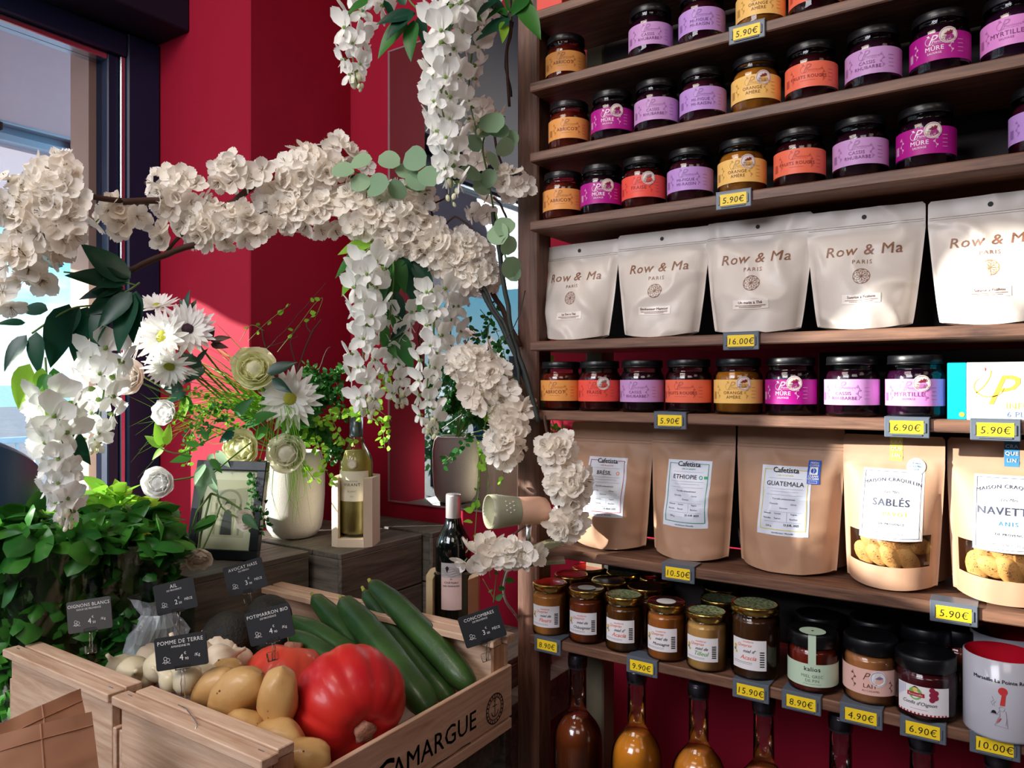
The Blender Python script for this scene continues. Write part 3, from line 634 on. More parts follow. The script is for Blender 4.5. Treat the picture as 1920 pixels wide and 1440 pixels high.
# ---- mugs
b = MB(); r = .0415; h = .097
b.lathe([(r-.004, 0), (r-.001, .001), (r, .004), (r, h-.001), (r-.0015, h)], 36, cap=False); b.lathe([(r-.0015, h), (r-.004, h-.001), (r-.004, .006), (0, .005)], 36, m=1, cap=False); b.lathe([(0, .0008), (r-.004, 0)], 36, cap=False)
mugw = pm('white_glazed_ceramic', C(190, 190, 202), .2, coat=.4); mugr = pm('red_glaze', C(190, 20, 40), .18, coat=.5)
me_mug = b.mesh('mug_body', [mugw, mugr])
b = MB(); b.tube([(r-.002+.026*math.sin(PI*i/10), 0, .02+.055*i/10) for i in range(11)], .0045, 8); me_hd = b.mesh('handle', mugw)
def mug(px, v, label):
    p = Pv(px, 720, v); t = thing('mug', label, 'mug', (p.x, v, hz), (0, 0, math.radians(2)), 'mugs on the lower shelf'); link('mug_body', me_mug, t); link('handle', me_hd, t, (0, 0, 0), (0, 0, 1.2)); return t
t = mug(1878, 1.110, 'white mug with red inside and a printed cook, in front')
b = MB(); f = cyl(r, 0, .0005); redp = pm('mug_red_print', C(206, 60, 60), .4); gp = pm('mug_grey_print', C(150, 140, 150), .4)
put_text(b, 'Marseille La Pointe Rouge', f, .0, .0715, .0062, 0, bold=.02)
put2d(b, disc2d(.0, .062, .0048), f, 1); put2d(b, poly2d([(-.003, .045), (.002, .045), (.003, .058), (-.001, .059)]), f, 1)
put2d(b, ring2d(-.001, .041, .0026, .003, 14), f, 2)
for st in ([(-.003, .039), (-.006, .034), (-.011, .034)], [(.003, .039), (.004, .03), (.003, .022)], [(-.003, .037), (-.003, .03), (-.006, .022)], [(-.008, .02), (.005, .019)], [(-.008, .02), (-.004, .031)], [(.005, .019), (.004, .031)], [(-.013, .0335), (-.004, .0335)], [(-.010, .043), (-.012, .047), (-.009, .050), (-.011, .054)], [(-.008, .043), (-.0095, .046), (-.007, .049)]):
    put2d(b, stroke2d(st, .0005), f, 2)
put2d(b, poly2d([(-.012, .034), (-.006, .034), (-.007, .037), (-.009, .0382), (-.011, .037)]), f, 0); put2d(b, poly2d([(-.006, .024), (-.004, .029), (-.001, .030), (-.004, .0245)]), f, 1)
part('print', b, [M['ink'], redp, gp], t)
mug(1886, 1.205, 'second white mug with red inside, behind the first')

# ================================================================ POUCHES
def pouch_fn(W, H, D, fb, seed, wr, zip_t=.82):
    def hw(t):
        x = W/2*(fb+(1-fb)*min(1, t/.8)**.8)
        if t > .97: x *= 1-.05*((t-.97)/.03)**2
        return x
    def dep(t):
        if t >= zip_t: return 0
        k = t/zip_t; return D*(1-k**1.6)*(.86+.5*k)
    sv = Vector((seed*7.1, seed*3.3, 0))
    def front(x, z, off=0):
        t = max(0, min(1, z/H)); h_ = hw(t); s = max(-1, min(1, x/h_)); e_ = max(0, 1-(abs(s)/.94)**2.6) if abs(s) < .94 else 0
        y = -dep(t)*e_**.75
        n_ = noise.noise(Vector((x*22, z*16, 0))+sv)*1.1+noise.noise(Vector((x*48, z*30, 5))+sv)*.45
        rg = abs(noise.noise(Vector((x*14+z*9, z*11-x*5, 9))+sv)); rg = max(0, .28-rg)/.28
        m_ = min(1, (1-abs(s))*5+.12)*(1 if t < zip_t else .35)
        y += wr*(n_*.5-rg*.9)*m_
        if abs(t-zip_t-.02) < .012: y -= .0012
        return (x, y-off-.0006, z+.010*s*s*(1-t)*min(1, dep(t)/max(D, 1e-4)))
    NS, NT = 36, 48; cache = {}
    def node(i, j):
        if (i, j) not in cache: t_ = j/NT; cache[(i, j)] = front((-1+2*i/NS)*hw(t_), t_*H)
        return cache[(i, j)]
    def lin(x, z, off=0):
        t_ = max(0, min(.9999, z/H)); s_ = max(0, min(.9999, (x/hw(t_)+1)/2)); a = s_*NS; c = t_*NT; i, j = int(a), int(c); a -= i; c -= j
        p = [node(i, j), node(i+1, j), node(i+1, j+1), node(i, j+1)]; w_ = [(1-a)*(1-c), a*(1-c), a*c, (1-a)*c]
        return (sum(q[0]*k for q, k in zip(p, w_)), sum(q[1]*k for q, k in zip(p, w_))-off, sum(q[2]*k for q, k in zip(p, w_)))
    return hw, dep, lin
def pouch(name, px0, px1, z, H, v, D, label, group, mat, seed, fb=.86, wr=.004, lean=3, win=None, cat='pouch', rot=0, zip_t=.82):
    u0, u1 = Uat(px0, v), Uat(px1, v); W = u1-u0
    t = thing(name, label, cat, ((u0+u1)/2, v, z+.0004), (math.radians(-lean), 0, math.radians(rot)), group)
    hw, dep, fr = pouch_fn(W, H, D, fb, seed, wr, zip_t)
    ns, ntt = 36, 48
    b = MB()
    vs = []; F = []
    for j in range(ntt+1):
        tt = j/ntt
        for i in range(ns+1): s = -1+2*i/ns; vs.append(fr(s*hw(tt), tt*H))
    for j in range(ntt):
        for i in range(ns):
            tc_ = (j+.5)/ntt; sc_ = -1+2*(i+.5)/ns
            if win and win[0] < tc_ < win[1] and abs(sc_) < win[2]: continue
            F.append((j*(ns+1)+i, j*(ns+1)+i+1, (j+1)*(ns+1)+i+1, (j+1)*(ns+1)+i))
    b.add(vs, F, 0, True)
    nb = 12
    def back(s, tt):
        s2 = -1+2*s; h_ = hw(tt); return (s2*h_, .0006+dep(tt)*.45*(1-abs(s2)**2.5), tt*H+.010*s2*s2*(1-tt)*min(1, dep(tt)/D))
    b.grid(lambda s, tt: back(1-s, tt), nb, 20)
    # gusset
    b.grid(lambda s, q: ((lambda s2: (s2*hw(0), fr(s2*hw(0), 0)[1]*(1-q)+back(s, 0)[1]*q, .010*s2*s2+.012*math.sin(PI*q)*(1-s2*s2)))(-1+2*s)), 16, 6)
    part('pouch_body', b, mat, t)
    if win:
        b = MB(); f_ = lambda s, q: fr((-1+2*s)*win[2]*hw(win[0]+(win[1]-win[0])*q)*1.02, (win[0]+(win[1]-win[0])*q)*H, .0002)
        b.grid(f_, 12, 8); part('clear_window', b, M['clear'], t)
    return t, fr, hw, W, H
def surf(fr, off): return lambda x, z: fr(x, z, off)
FINE[0] = .0035
# tea pouches
tea = [(1012, 1158, .172, 'Le Thé à Thé', 'white tea pouch at the left end of its shelf, slightly shorter'), (1157, 1328, .176, 'Enchanteur Mamour', 'white tea pouch second from left'), (1322, 1524, .178, 'Un matin à Thé', 'white tea pouch in the middle, above the 16.00 tag'),
       (1513, 1735, .174, 'Sunrise à Fuzhou', 'white tea pouch second from right, clipped corner'), (1739, 1985, .172, 'Sunrise à Fuzhou', 'sunlit white tea pouch at the right frame edge')]
goldp = pm('pale_gold_ink', C(196, 160, 100), .35, metal=.3); stick = pm('pearl_sticker', C(236, 226, 218), .3)
for i, (a, c_, H, nm, lb) in enumerate(tea):
    t, fr, hw, W, H = pouch('tea_pouch', a, c_, SZ[4], H, 1.142, .036, lb, 'tea pouches on the middle shelf', M['cream'], 10+i, .8, .0065, 2+(i == 0), rot=(-2, 1, -1, 2, -1)[i])
    b = MB(); f = surf(fr, .0006); f2 = surf(fr, .0011)
    k = W/.16; im = 1 if i == 4 else 0
    tx_, fs = text2d('Row & Ma', .024*k, bold=.008, shear=.12, space=1.08)
    put_text(b, 'Row & Ma', f, 0, H*.60, .0225*k, 0, bold=.008, shear=.12, space=1.1)
    put_text(b, 'PARIS', f, 0, H*.525, .0085*k, 0, space=1.3)
    put2d(b, ring2d(0, H*.42, .0112*k, .0117*k), f, im)
    for q in range(9):
        an = 2*PI*q/9; put2d(b, stroke2d([(0, H*.42), (.0112*k*math.cos(an), H*.42+.0112*k*math.sin(an))], .0005), f, im); put2d(b, ring2d(.0058*k*math.cos(an+.35), H*.42+.0058*k*math.sin(an+.35), .0052*k, .0056*k, 10), f, im)
    b2 = MB(); put2d(b2, rect2d(-.026*k, H*.20, .026*k, H*.275, 12, 6), f, 2); put_text(b2, nm, f2, 0, H*.243, .0055*k, 3, bold=.02); put2d(b2, rect2d(-.022*k, H*.225, .022*k, H*.23, 6), f2, 0); put2d(b2, rect2d(-.016*k, H*.213, .016*k, H*.217, 6), f2, 0)
    part('sticker', b2, [M['copper_ink'], goldp, stick, pm('brown_ink', C(90, 50, 44), .5), M['ink']], t)
    put2d(b, disc2d(0, H*.925, .0032), f, 4)
    part('print', b, [M['copper_ink'], goldp, stick, pm('brown_ink', C(90, 50, 44), .5), M['ink']], t)
    b = MB()
    for zz in (.845, .862): b.grid(lambda s, q: fr((-1+2*s)*hw(zz)*.97, (zz+.006*q)*H, .0014*math.sin(PI*q)+.0002), 12, 3)
    part('zip_seal', b, M['cream'], t)
# coffee pouches
cof = [(1070, 1219, .210, 'BRÉSIL', C(176, 50, 60), 'kraft coffee pouch with red-bordered BRÉSIL label'), (1219, 1376, .214, 'ETHIOPIE', C(60, 150, 110), 'kraft coffee pouch with green-bordered ETHIOPIE label'), (1379, 1582, .214, 'GUATEMALA', C(226, 206, 80), 'kraft coffee pouch with GUATEMALA label and blue sticker')]
lab_blue = pm('pale_blue_label', C(214, 220, 236), .35)
for i, (a, c_, H, nm, bc, lb) in enumerate(cof):
    t, fr, hw, W, H = pouch('coffee_pouch', a, c_, SZ[6], H, 1.148, .036, lb, 'coffee pouches on the lower middle shelf', M['kraft'], 30+i, .88, .005, 3, rot=(3, 0, -1)[i])
    b = MB(); f = surf(fr, .0004); f2 = surf(fr, .0011); bm2 = pm('label_border', bc, .45)
    lw = .036; z0, z1 = H*.25, H*.72
    if i == 1: z0 -= .004; 
    put2d(b, rect2d(-lw, z0, lw, z1, 30, 36), f, 0)
    frame2d(b, f2, -lw+.004, z0+.008, lw-.004, z1-.005, .0009, 1, 10)
    put2d(b, rect2d(-.019, z1-.009, .019, z1-.003, 4), f2, 0)
    put_text(b, 'Cafetista', surf(fr, .0017), 0, z1-.0095, .0105, 2, bold=.025); put_text(b, 'cafés de spécialité', f2, 0, z1-.0145, .0032, 1)
    put_text(b, nm, f2, -.004 if i < 2 else 0, z1-.029, .0092, 2, bold=.008); 
    if i < 2: put2d(b, ring2d(.021, z1-.0262, .0018, .003), f2, 3)
    if i == 1: put2d(b, rect2d(.026, z1-.028, .031, z1-.024), f2, 4)
    for q, (xa, xb, zz) in enumerate(((-.026, .026, .033), (-.02, .02, .037), (-.024, .024, .018), (-.026, .026, .042))): put2d(b, rect2d(xa, z1-zz-.0003, xb, z1-zz, 6), f2, 5)
    put_text(b, 'Torréfié artisanalement', f2, 0, z1-.049, .0034, 2)
    for tx_, xx, zz in (('Chocolat', -.014, .056), ('Citron', .014, .056), ('Douceur', 0, .062), ('Altitude', -.022, .070), ('Variété', -.008, .070), ('Région', .015, .070), ('Récolte', -.022, .077), ('Terroir', -.008, .077), ('Bourbon', .015, .077)): put_text(b, tx_, f2, xx, z1-zz, .0032, 2)
    put2d(b, rect2d(-.026, z1-.0665, .026, z1-.0662, 6), f2, 5); put2d(b, rect2d(-.026, z1-.081, .026, z1-.0807, 6), f2, 5); put2d(b, rect2d(.005, z1-.081, .0053, z1-.0665, 1, 3), f2, 5)
    put_text(b, ('15 AVR 2025', '23 AVR 2025', '23 JUIL 2025')[i], f2, .012, z1-.086, .0042, 2, bold=.02)
    put_text(b, '250 g', f2, -.02, z1-.0885, .0036, 2)
    put_text(b, 'torréfacteur, Marseille', f2, 0, z0+.0028, .0034, 2)
    if i == 2:
        f3 = surf(fr, .0020); sx0, sz0 = .030, z1-.024
        put2d(b, rect2d(sx0, sz0, sx0+.017, sz0+.034, 4, 6), surf(fr, .0015), 6); put_text(b, 'FRESH', f3, sx0+.0085, sz0+.029, .0042, 7, bold=.02); put_text(b, 'COFFEE', f3, sx0+.0085, sz0+.0255, .0038, 7, bold=.02)
        put2d(b, rect2d(sx0+.003, sz0+.0135, sx0+.014, sz0+.0245, 2, 2), f3, 7); put2d(b, ring2d(sx0+.0085, sz0+.019, .0, .0038), surf(fr, .0024), 6); put2d(b, stroke2d([(sx0+.008, sz0+.015), (sx0+.0092, sz0+.019), (sx0+.008, sz0+.023)], .0007), surf(fr, .0028), 7)
        put_text(b, 'CLEAN', f3, sx0+.0085, sz0+.0098, .0042, 7, bold=.03); put_text(b, 'OCEAN', f3, sx0+.0085, sz0+.0062, .0042, 7, bold=.03); frame2d(b, f3, sx0+.003, sz0+.0012, sx0+.014, sz0+.0048, .0004, 7, 3)
    part('label', b, [lab_blue, bm2, M['ink'], pm('orange_ring', C(236, 140, 90) if i == 0 else C(60, 160, 120), .5), pm('organic_green', C(40, 170, 110), .5), pm('grey_rule', C(150, 152, 170), .5), pm('sticker_blue', C(24, 84, 190), .4), M['white']], t)
    b = MB()
    for zz in (.838, .86): b.grid(lambda s, q: fr((-1+2*s)*hw(zz)*.97, (zz+.005*q)*H, .0012*math.sin(PI*q)+.0002), 12, 3)
    part('zip_seal', b, M['kraft'], t)
# biscuit pouches with clear windows, and the biscuits inside
bis_m = pm('baked_biscuit', C(222, 168, 96), .7, bump=.5, bscale=90, col2=C(196, 140, 74), vscale=40)
specks = pm('poppy_specks', C(70, 64, 56), .8)
def biscuit_mesh(seed):
    rr = random.Random(seed); b = MB()
    b.ball((0, 0, 0), (.021, .009, .0125), 0, 16, 10, fn=lambda d: 1+.08*noise.noise(d*3+Vector((seed, 0, 0))))
    for _ in range(46):
        a = rr.uniform(0, 6.28); q = rr.uniform(0, .85); x = .0195*q*math.cos(a); z = .0115*q*math.sin(a); y = -.009*math.sqrt(max(0, 1-q*q))*1.04-.0003
        s_ = rr.uniform(.0003, .0006); b.add([(x-s_, y, z), (x, y, z-s_), (x+s_, y, z), (x, y, z+s_)], [(0, 1, 2, 3)], 1)
    return b.mesh('biscuit', [bis_m, specks])
bmesh_v = [biscuit_mesh(q) for q in (1, 2, 3)]
bis = [(1577, 1771, 1.128, 'SABLÉS', 'PAVOT', C(222, 206, 70), C(226, 206, 80), 'kraft biscuit pouch with SABLÉS label and yellow tab', 'poppy seed biscuit seen through the SABLÉS pouch window'),
       (1774, 2010, 1.128, 'NAVETTES', 'ANIS', C(40, 130, 176), C(50, 120, 170), 'kraft biscuit pouch with NAVETTES label and blue tab', 'round golden biscuit seen through the NAVETTES pouch window')]
for i, (a, c_, v, nm, fl, flc, tabc, lb, bl) in enumerate(bis):
    H = .205
    t, fr, hw, W, H = pouch('biscuit_pouch', a, c_, SZ[6], H, v+.012, .042, lb, 'biscuit pouches at the right of the shelf', M['kraft'], 50+i, .88, .0013, 3, win=(.155, .35, .84), rot=(-4, -3)[i])
    b = MB(); f = surf(fr, .0004); f2 = surf(fr, .0010); f3 = surf(fr, .0014)
    lw = .038; z0, z1 = H*.315, H*.775; ox = .003
    put2d(b, rect2d(-lw+ox, z0, lw+ox, z1, 34, 40), f, 0); frame2d(b, f2, -lw+.003+ox, z0+.003, lw-.003+ox, z1-.003, .0006, 1, 10)
    tx_, fs_ = text2d('MAISON CRAQUELIN', .0068, space=1.12)
    [b.add([f2(x+ox+dx, z1-.016-x*x*5+y) for x, y in tx_], fs_, 1) for dx in (-.00012, .00012)]
    put_text(b, 'Les Mini', f2, ox, z1-.032, .0055, 1, shear=.4); put_text(b, nm, f2, ox, z1-.049, .0135, 1, space=1.1, bold=.022); put_text(b, fl, f2, ox+(.006 if i == 0 else 0), z1-.062, .0075, 2, bold=.015, space=1.4)
    put_text(b, 'DE PROVENCE', f2, ox+.002, z1-.074, .0042, 1, space=1.2, bold=.02); put2d(b, rect2d(-.005, z1-.0768, .024, z1-.0765, 3), f2, 1); put_text(b, 'POIDS NET 130 g', f2, ox, z0+.008, .004, 1, space=1.1)
    put2d(b, rect2d(-.006+ox, H*.83, .010+ox, H*.995, 3, 4), f, 3)
    for q, l_ in enumerate(('CRA', 'QUE', 'LIN')): put_text(b, l_, f3, .002+ox, H*.945-q*.009, .0066, 4, bold=.02, space=1.1)
    if i == 0:
        put2d(b, disc2d(.030, H*.80, .0115), f3, 5)
        for q, l_ in enumerate(('LE PRIX', 'EPICURES', '2024')): put_text(b, l_, surf(fr, .0028), .030, H*.80+.003-q*.004, .0036, 6, bold=.02)
    part('label', b, [M['white'], pm('slate_ink', C(48, 54, 80), .5), pm('flavour_ink', flc, .5), pm('tab_colour', tabc, .5), M['white'], pm('white_sticker', C(226, 232, 238), .35), pm('teal_ink', C(60, 110, 130), .5)], t)
    rr = random.Random(80+i)
    Mt = Matrix.Translation(t.location) @ t.rotation_euler.to_matrix().to_4x4()
    k = 0
    for row in range(2):
        for q in range(4):
            x = (-1.5+q)*W*.132+rr.uniform(-.002, .002)+(W*.05 if row else -W*.03); zz = H*(.205+.09*row)+rr.uniform(-.002, .002)
            y = min(-.001, fr(x, zz)[1]+.0155+.002*row)+rr.uniform(0, .002)
            o = link('biscuit', bmesh_v[k % 3], None, Mt @ Vector((x, y, zz)), (rr.uniform(-.2, .2), rr.uniform(-.4, .4)+(.5 if q % 2 else 1.1), rr.uniform(-.15, .15)), (.88, .9, .95) if i == 0 else (.98, .9, 1.05)); k += 1
            tag(o, bl+', %s layer, %s' % (('lower', 'upper')[row], ('leftmost', 'second from left', 'third from left', 'rightmost')[q]), 'biscuit', 'biscuits in the %s pouch' % nm)
for px0, px1, v, lb in ((1500, 1600, 1.205, 'small brown pouch hidden behind the GUATEMALA and SABLÉS pouches'), (1700, 1790, 1.205, 'dark wine red pouch showing between the two biscuit pouches')):
    pouch('biscuit_pouch', px0, px1, SZ[6], .15, v, .02, lb, None, M['kraft2'], px0, .9, .002, 0)
FINE[0] = 0
# ---- tea box
u0 = Uat(1776, 1.098); bx = thing('tea_box', 'white herbal tea box with turquoise end and golden letter', 'box', (u0+.09, 1.14, SZ[5]), (0, 0, 0))
b = MB(); b.bbox((0, 1.098, 0), (.021, 1.17, .072), .0008, 1, Matrix.Translation((u0, 0, SZ[5]))); b.bbox((.021, 1.098, 0), (.19, 1.17, .072), .0008, 0, Matrix.Translation((u0, 0, SZ[5]))); part('carton', b, [M['white'], pm('turquoise_card', C(0, 158, 184), .35)], bx, True)
b = MB(); f = lambda x, z: (u0+x, 1.0975, SZ[5]+z)
put_text(b, 'P', f, .054, .020, .052, 0, shear=.4, bold=-.01)
put2d(b, stroke2d([(.045+.016*math.cos(a*.3+2), .042+.013*math.sin(a*.3+2)) for a in range(15)], [.0003+.0012*math.sin(PI*a/14) for a in range(15)]), f, 0)
put2d(b, stroke2d([(.047-.0008*q*q*.12, .062-.0022*q) for q in range(14)], .0012), f, 0)
put2d(b, poly2d([(.028, .063), (.034, .0665), (.037, .061), (.031, .0595)]), f, 2); put2d(b, poly2d([(.040, .066), (.042, .064), (.041, .060)]), f, 3)
put_text(b, 'INFUSION', f, .062, .0145, .0105, 0, align='LEFT', space=1.1); put_text(b, '6 PLANTES', f, .063, .0045, .0095, 4, align='LEFT', space=1.1)
put2d(b, disc2d(.016, .0065, .003), f, 0)
part('print', b, [pm('golden_print', C(226, 170, 70), .35), M['white'], pm('petal_print', C(230, 240, 244), .5), pm('red_petal_print', C(214, 40, 60), .5), pm('slate_blue_print', C(84, 112, 150), .5)], bx, True)
# ---- box on the highest shelf
b = MB(); x0 = Uat(1006, 1.09); b.bbox((x0, 1.09, SZ[0]), (x0+.05, 1.16, SZ[0]+.09), .001); o = link('carton', b.mesh('carton', pm('red_orange_card', C(220, 70, 56), .5)))
tag(o, 'red and orange packet at the left end of the highest shelf', 'packet')

# ---- bottles on the bottom shelf
def bottle_prof(r, zs, zt, rn=.0135): return [(r*.9, 0), (r, .006), (r, zs-.026), (r*.975, zs-.012), (r*.90, zs+.001), (r*.76, zs+.012), (r*.58, zs+.021), (rn, zs+.034), (rn, zt-.02), (rn*1.12, zt-.018), (rn*1.12, zt-.004), (rn, zt)]
bots = [(1083, 1.135, C(112, 52, 22), 'amber juice bottle with dark label, leftmost on the bottom shelf', 1), (1194, 1.132, C(206, 132, 36), 'orange nectar bottle second from the left', 1), (1310, 1.132, C(200, 128, 40), 'orange nectar bottle third from the left', 0),
        (1432, 1.132, C(150, 84, 30), 'brown juice bottle fourth from the left', 0), (1576, 1.135, C(60, 20, 16), 'bottle whose dark neck shows below the LAIT jar', 0), (1728, 1.135, C(50, 18, 20), 'bottle whose dark neck shows below the onion confit', 0), (1872, 1.135, C(50, 18, 20), 'bottle whose neck shows below the mugs, lowest right', 0)]
zb = SZ[8]
for px, v, cc, lb, lab in bots:
    p = Pv(px, 720, v); t = thing('juice_bottle', lb, 'bottle', (p.x, v, zb), (0, 0, math.radians(math.degrees(math.atan2(-p.x, v))-12)), 'juice bottles on the bottom shelf')
    pr = bottle_prof(.0425, .188, .316, .0150)
    b = MB(); b.lathe(pr, 28); part('glass', b, M['jar_glass'], t)
    b = MB(); b.lathe([(0, .004)]+[(r_-.0022, z_) for r_, z_ in pr[1:7]]+[(0, .2105)], 24, cap=False); part('juice', b, pm('juice', cc, .2, coat=.5, var=.15, vscale=60), t)
    b = MB(); b.lathe([(.0160, .294), (.0162, .296), (.0162, .3165), (.015, .318), (0, .318)], 20, cap=False, rf=lambda a, z: 1+.02*math.sin(a*20)); part('cap', b, pm('dark_cap', C(60, 56, 66), .3, metal=.6), t)
    if lab:
        b = MB(); wrap_label(b, .0425, -.032, .012, .03, .118, 0, .0004, 14); put_text(b, 'alain milliat', cyl(.0425, 0, .0008), -.009, .098, .0075, 1, bold=.02); part('label', b, [pm('plum_label', C(52, 34, 44), .5), M['chalk']], t)

# ---- price tags along the shelf edges
def price(px, py, si, txt, label, w_=.052, sun=False):
    u = Uat(px, FV-.004); z = SZ[si]-.011
    t = thing('price_tag', label, 'price tag', (u, FV-.001, z), (0, 0, 0), 'yellow price tags on the shelf edges')
    hh = .026
    b = MB(); b.bbox((-w_/2, -.0035, -hh/2), (w_/2, -.0005, hh/2), .001); b.bbox((-w_/2, -.0035, hh/2-.001), (w_/2, .028, hh/2+.0008), .0004)
    for s in (-1, 1): b.bbox((s*w_*.40-.0012, -.0052, -hh*.24), (s*w_*.40+.0012, -.0036, hh*.24), .0004)
    b.bbox((-w_*.34, -.0052, -hh*.40), (w_*.34, -.0036, -hh*.33), .0004)
    part('holder', b, M['holder'], t)
    b = MB(); cw = w_*.37; b.add([(-cw, -.0042, -hh*.30), (cw, -.0042, -hh*.30), (cw, -.0042, hh*.34), (-cw, -.0042, hh*.34)], [(0, 1, 2, 3)], 0)
    put_text(b, txt, lambda x, z_: (x, -.0045, z_), 0, -.0045, .0125, 1, shear=.1, bold=.0, space=1.08)
    part('card', b, [M['card_y'], M['ink']], t)
prices = [(1400, 50, 1, '5.90€', 'yellow 5.90 price tag on the top board, under the orange jar'), (1375, 367, 3, '5.90€', 'yellow 5.90 price tag below the third row of jars'), (1389, 635, 4, '16.00€', 'yellow 16.00 price tag under the middle tea pouch'),
 (1256, 783, 5, '5.90€', 'yellow 5.90 price tag above the ETHIOPIE pouch'), (1700, 801, 5, '6.90€', 'yellow 6.90 price tag above the SABLÉS pouch'), (1866, 803, 5, '5.90€', 'yellow 5.90 price tag under the tea box'), (1271, 1073, 6, '10.50€', 'yellow 10.50 price tag under the ETHIOPIE pouch'),
 (1788, 1158, 6, '5.90€', 'yellow 5.90 price tag under the biscuit pouches'), (1026, 1198, 7, '8.90€', 'yellow 8.90 price tag under the Fleurs honey jar'), (1203, 1241, 7, '9.90€', 'yellow 9.90 price tag below the honey jars'), (1407, 1290, 7, '15.90€', 'yellow 15.90 price tag below the tall Acacia jar'),
 (1502, 1315, 7, '8.90€', 'yellow 8.90 price tag below the green-label jar'), (1614, 1345, 7, '4.90€', 'yellow 4.90 price tag below the LAIT jar'), (1730, 1367, 7, '6.90€', 'yellow 6.90 price tag below the onion confit'), (1865, 1393, 7, '10.00€', 'yellow 10.00 price tag below the mugs')]
for px, py, si, tx_, lb in prices: price(px, py, si, tx_, lb)
# ================================================================ DISPLAY TABLES, CRATES
TT = .777
def slat_table(label, x0, y0, x1, y1, z, axis, n, mt, mt2, name='display_table'):
    t = thing(name, label, 'table', ((x0+x1)/2, (y0+y1)/2, 0))
    for k in range(n):
        b = MB()
        if axis == 0: w_ = (y1-y0)/n; b.bbox((x0, y0+k*w_+.001, z-.02), (x1, y0+(k+1)*w_-.001, z), .001)
        else: w_ = (x1-x0)/n; b.bbox((x0+k*w_+.001, y0, z-.02), (x0+(k+1)*w_-.001, y1, z), .001)
        part('plank', b, mt, t, True)
    for x in (x0+.03, x1-.03):
        for y in (y0+.03, y1-.03):
            b = MB(); b.bbox((x-.025, y-.025, 0), (x+.025, y+.025, z-.0205), .002); part('leg', b, mt2, t, True)
    b = MB(); b.bbox((x0+.06, y0+.01, z-.09), (x1-.06, y0+.025, z-.0205)); b.bbox((x1-.025, y0+.06, z-.09), (x1-.01, y1-.06, z-.0205)); part('apron', b, mt2, t, True)
    return t
slat_table('dark wooden table under the vegetable crates', -1.505, .3, -.70, .835, TT-.002, 0, 5, M['gcrate_x'], M['gcrate_x'])
slat_table('dark wooden table along the back wall under the grey crates', -1.97, .84, -.76, 1.182, TT-.018, 0, 6, M['gcrate_x'], M['gcrate_x'])
slat_table('dark wooden table beside the pillar against the back wall', -1.568, 1.184, -.76, 1.52, TT-.018, 0, 4, M['gcrate_x'], M['gcrate_x'])
def grey_crate(label, x0, x1, y0, y1, z0, z1, nt_=3, grp='grey stained crates under the vase'):
    t = thing('grey_wooden_crate', label, 'crate', ((x0+x1)/2, (y0+y1)/2, z0), group=grp)
    n = nt_; w_ = (x1-x0)/n
    for k in range(n):
        b = MB(); b.bbox((x0+k*w_+.0015, y0, z1-.012), (x0+(k+1)*w_-.0015, y1, z1), .0012); part('top_board', b, M['gcrate_y'], t, True)
    for (a, c_, nm, mt) in (((x1-.012, y0+.001, z0), (x1-.001, y1-.001, z1-.0125), 'side_board', 'gcrate_y'), ((x0+.001, y0+.001, z0), (x0+.012, y1-.001, z1-.0125), 'side_board', 'gcrate_y'),
                         ((x0+.0125, y0+.001, z0), (x1-.0125, y0+.012, z1-.0125), 'end_board', 'gcrate_x'), ((x0+.0125, y1-.012, z0), (x1-.0125, y1-.001, z1-.0125), 'end_board', 'gcrate_x')):
        b = MB()
        if z1-z0 > .16:
            h_ = (z1-.0125-z0)/2
            b.bbox(a, (c_[0], c_[1], z0+h_-.004), .001); part(nm, b, M[mt], t, True); b = MB(); b.bbox((a[0], a[1], z0+h_), c_, .001)
        else: b.bbox(a, c_, .001)
        part(nm, b, M[mt], t, True)
    return t
GT = .983
grey_crate('grey stained crate under the framed photo, nearest to the window', -1.565, -1.277, .842, 1.119, TT-.017, GT)
grey_crate('grey stained crate carrying the vase and the wine cooler', -1.56, -1.194, 1.134, 1.401, TT-.017, GT, 4)
grey_crate('narrower brown crate behind, against the red wall', -1.45, -1.165, 1.405, 1.515, TT-.017, GT+.004, 2)
grey_crate('low grey crate under the red wine cooler', -1.06, -.80, 1.06, 1.36, TT-.017, .8165, 2)

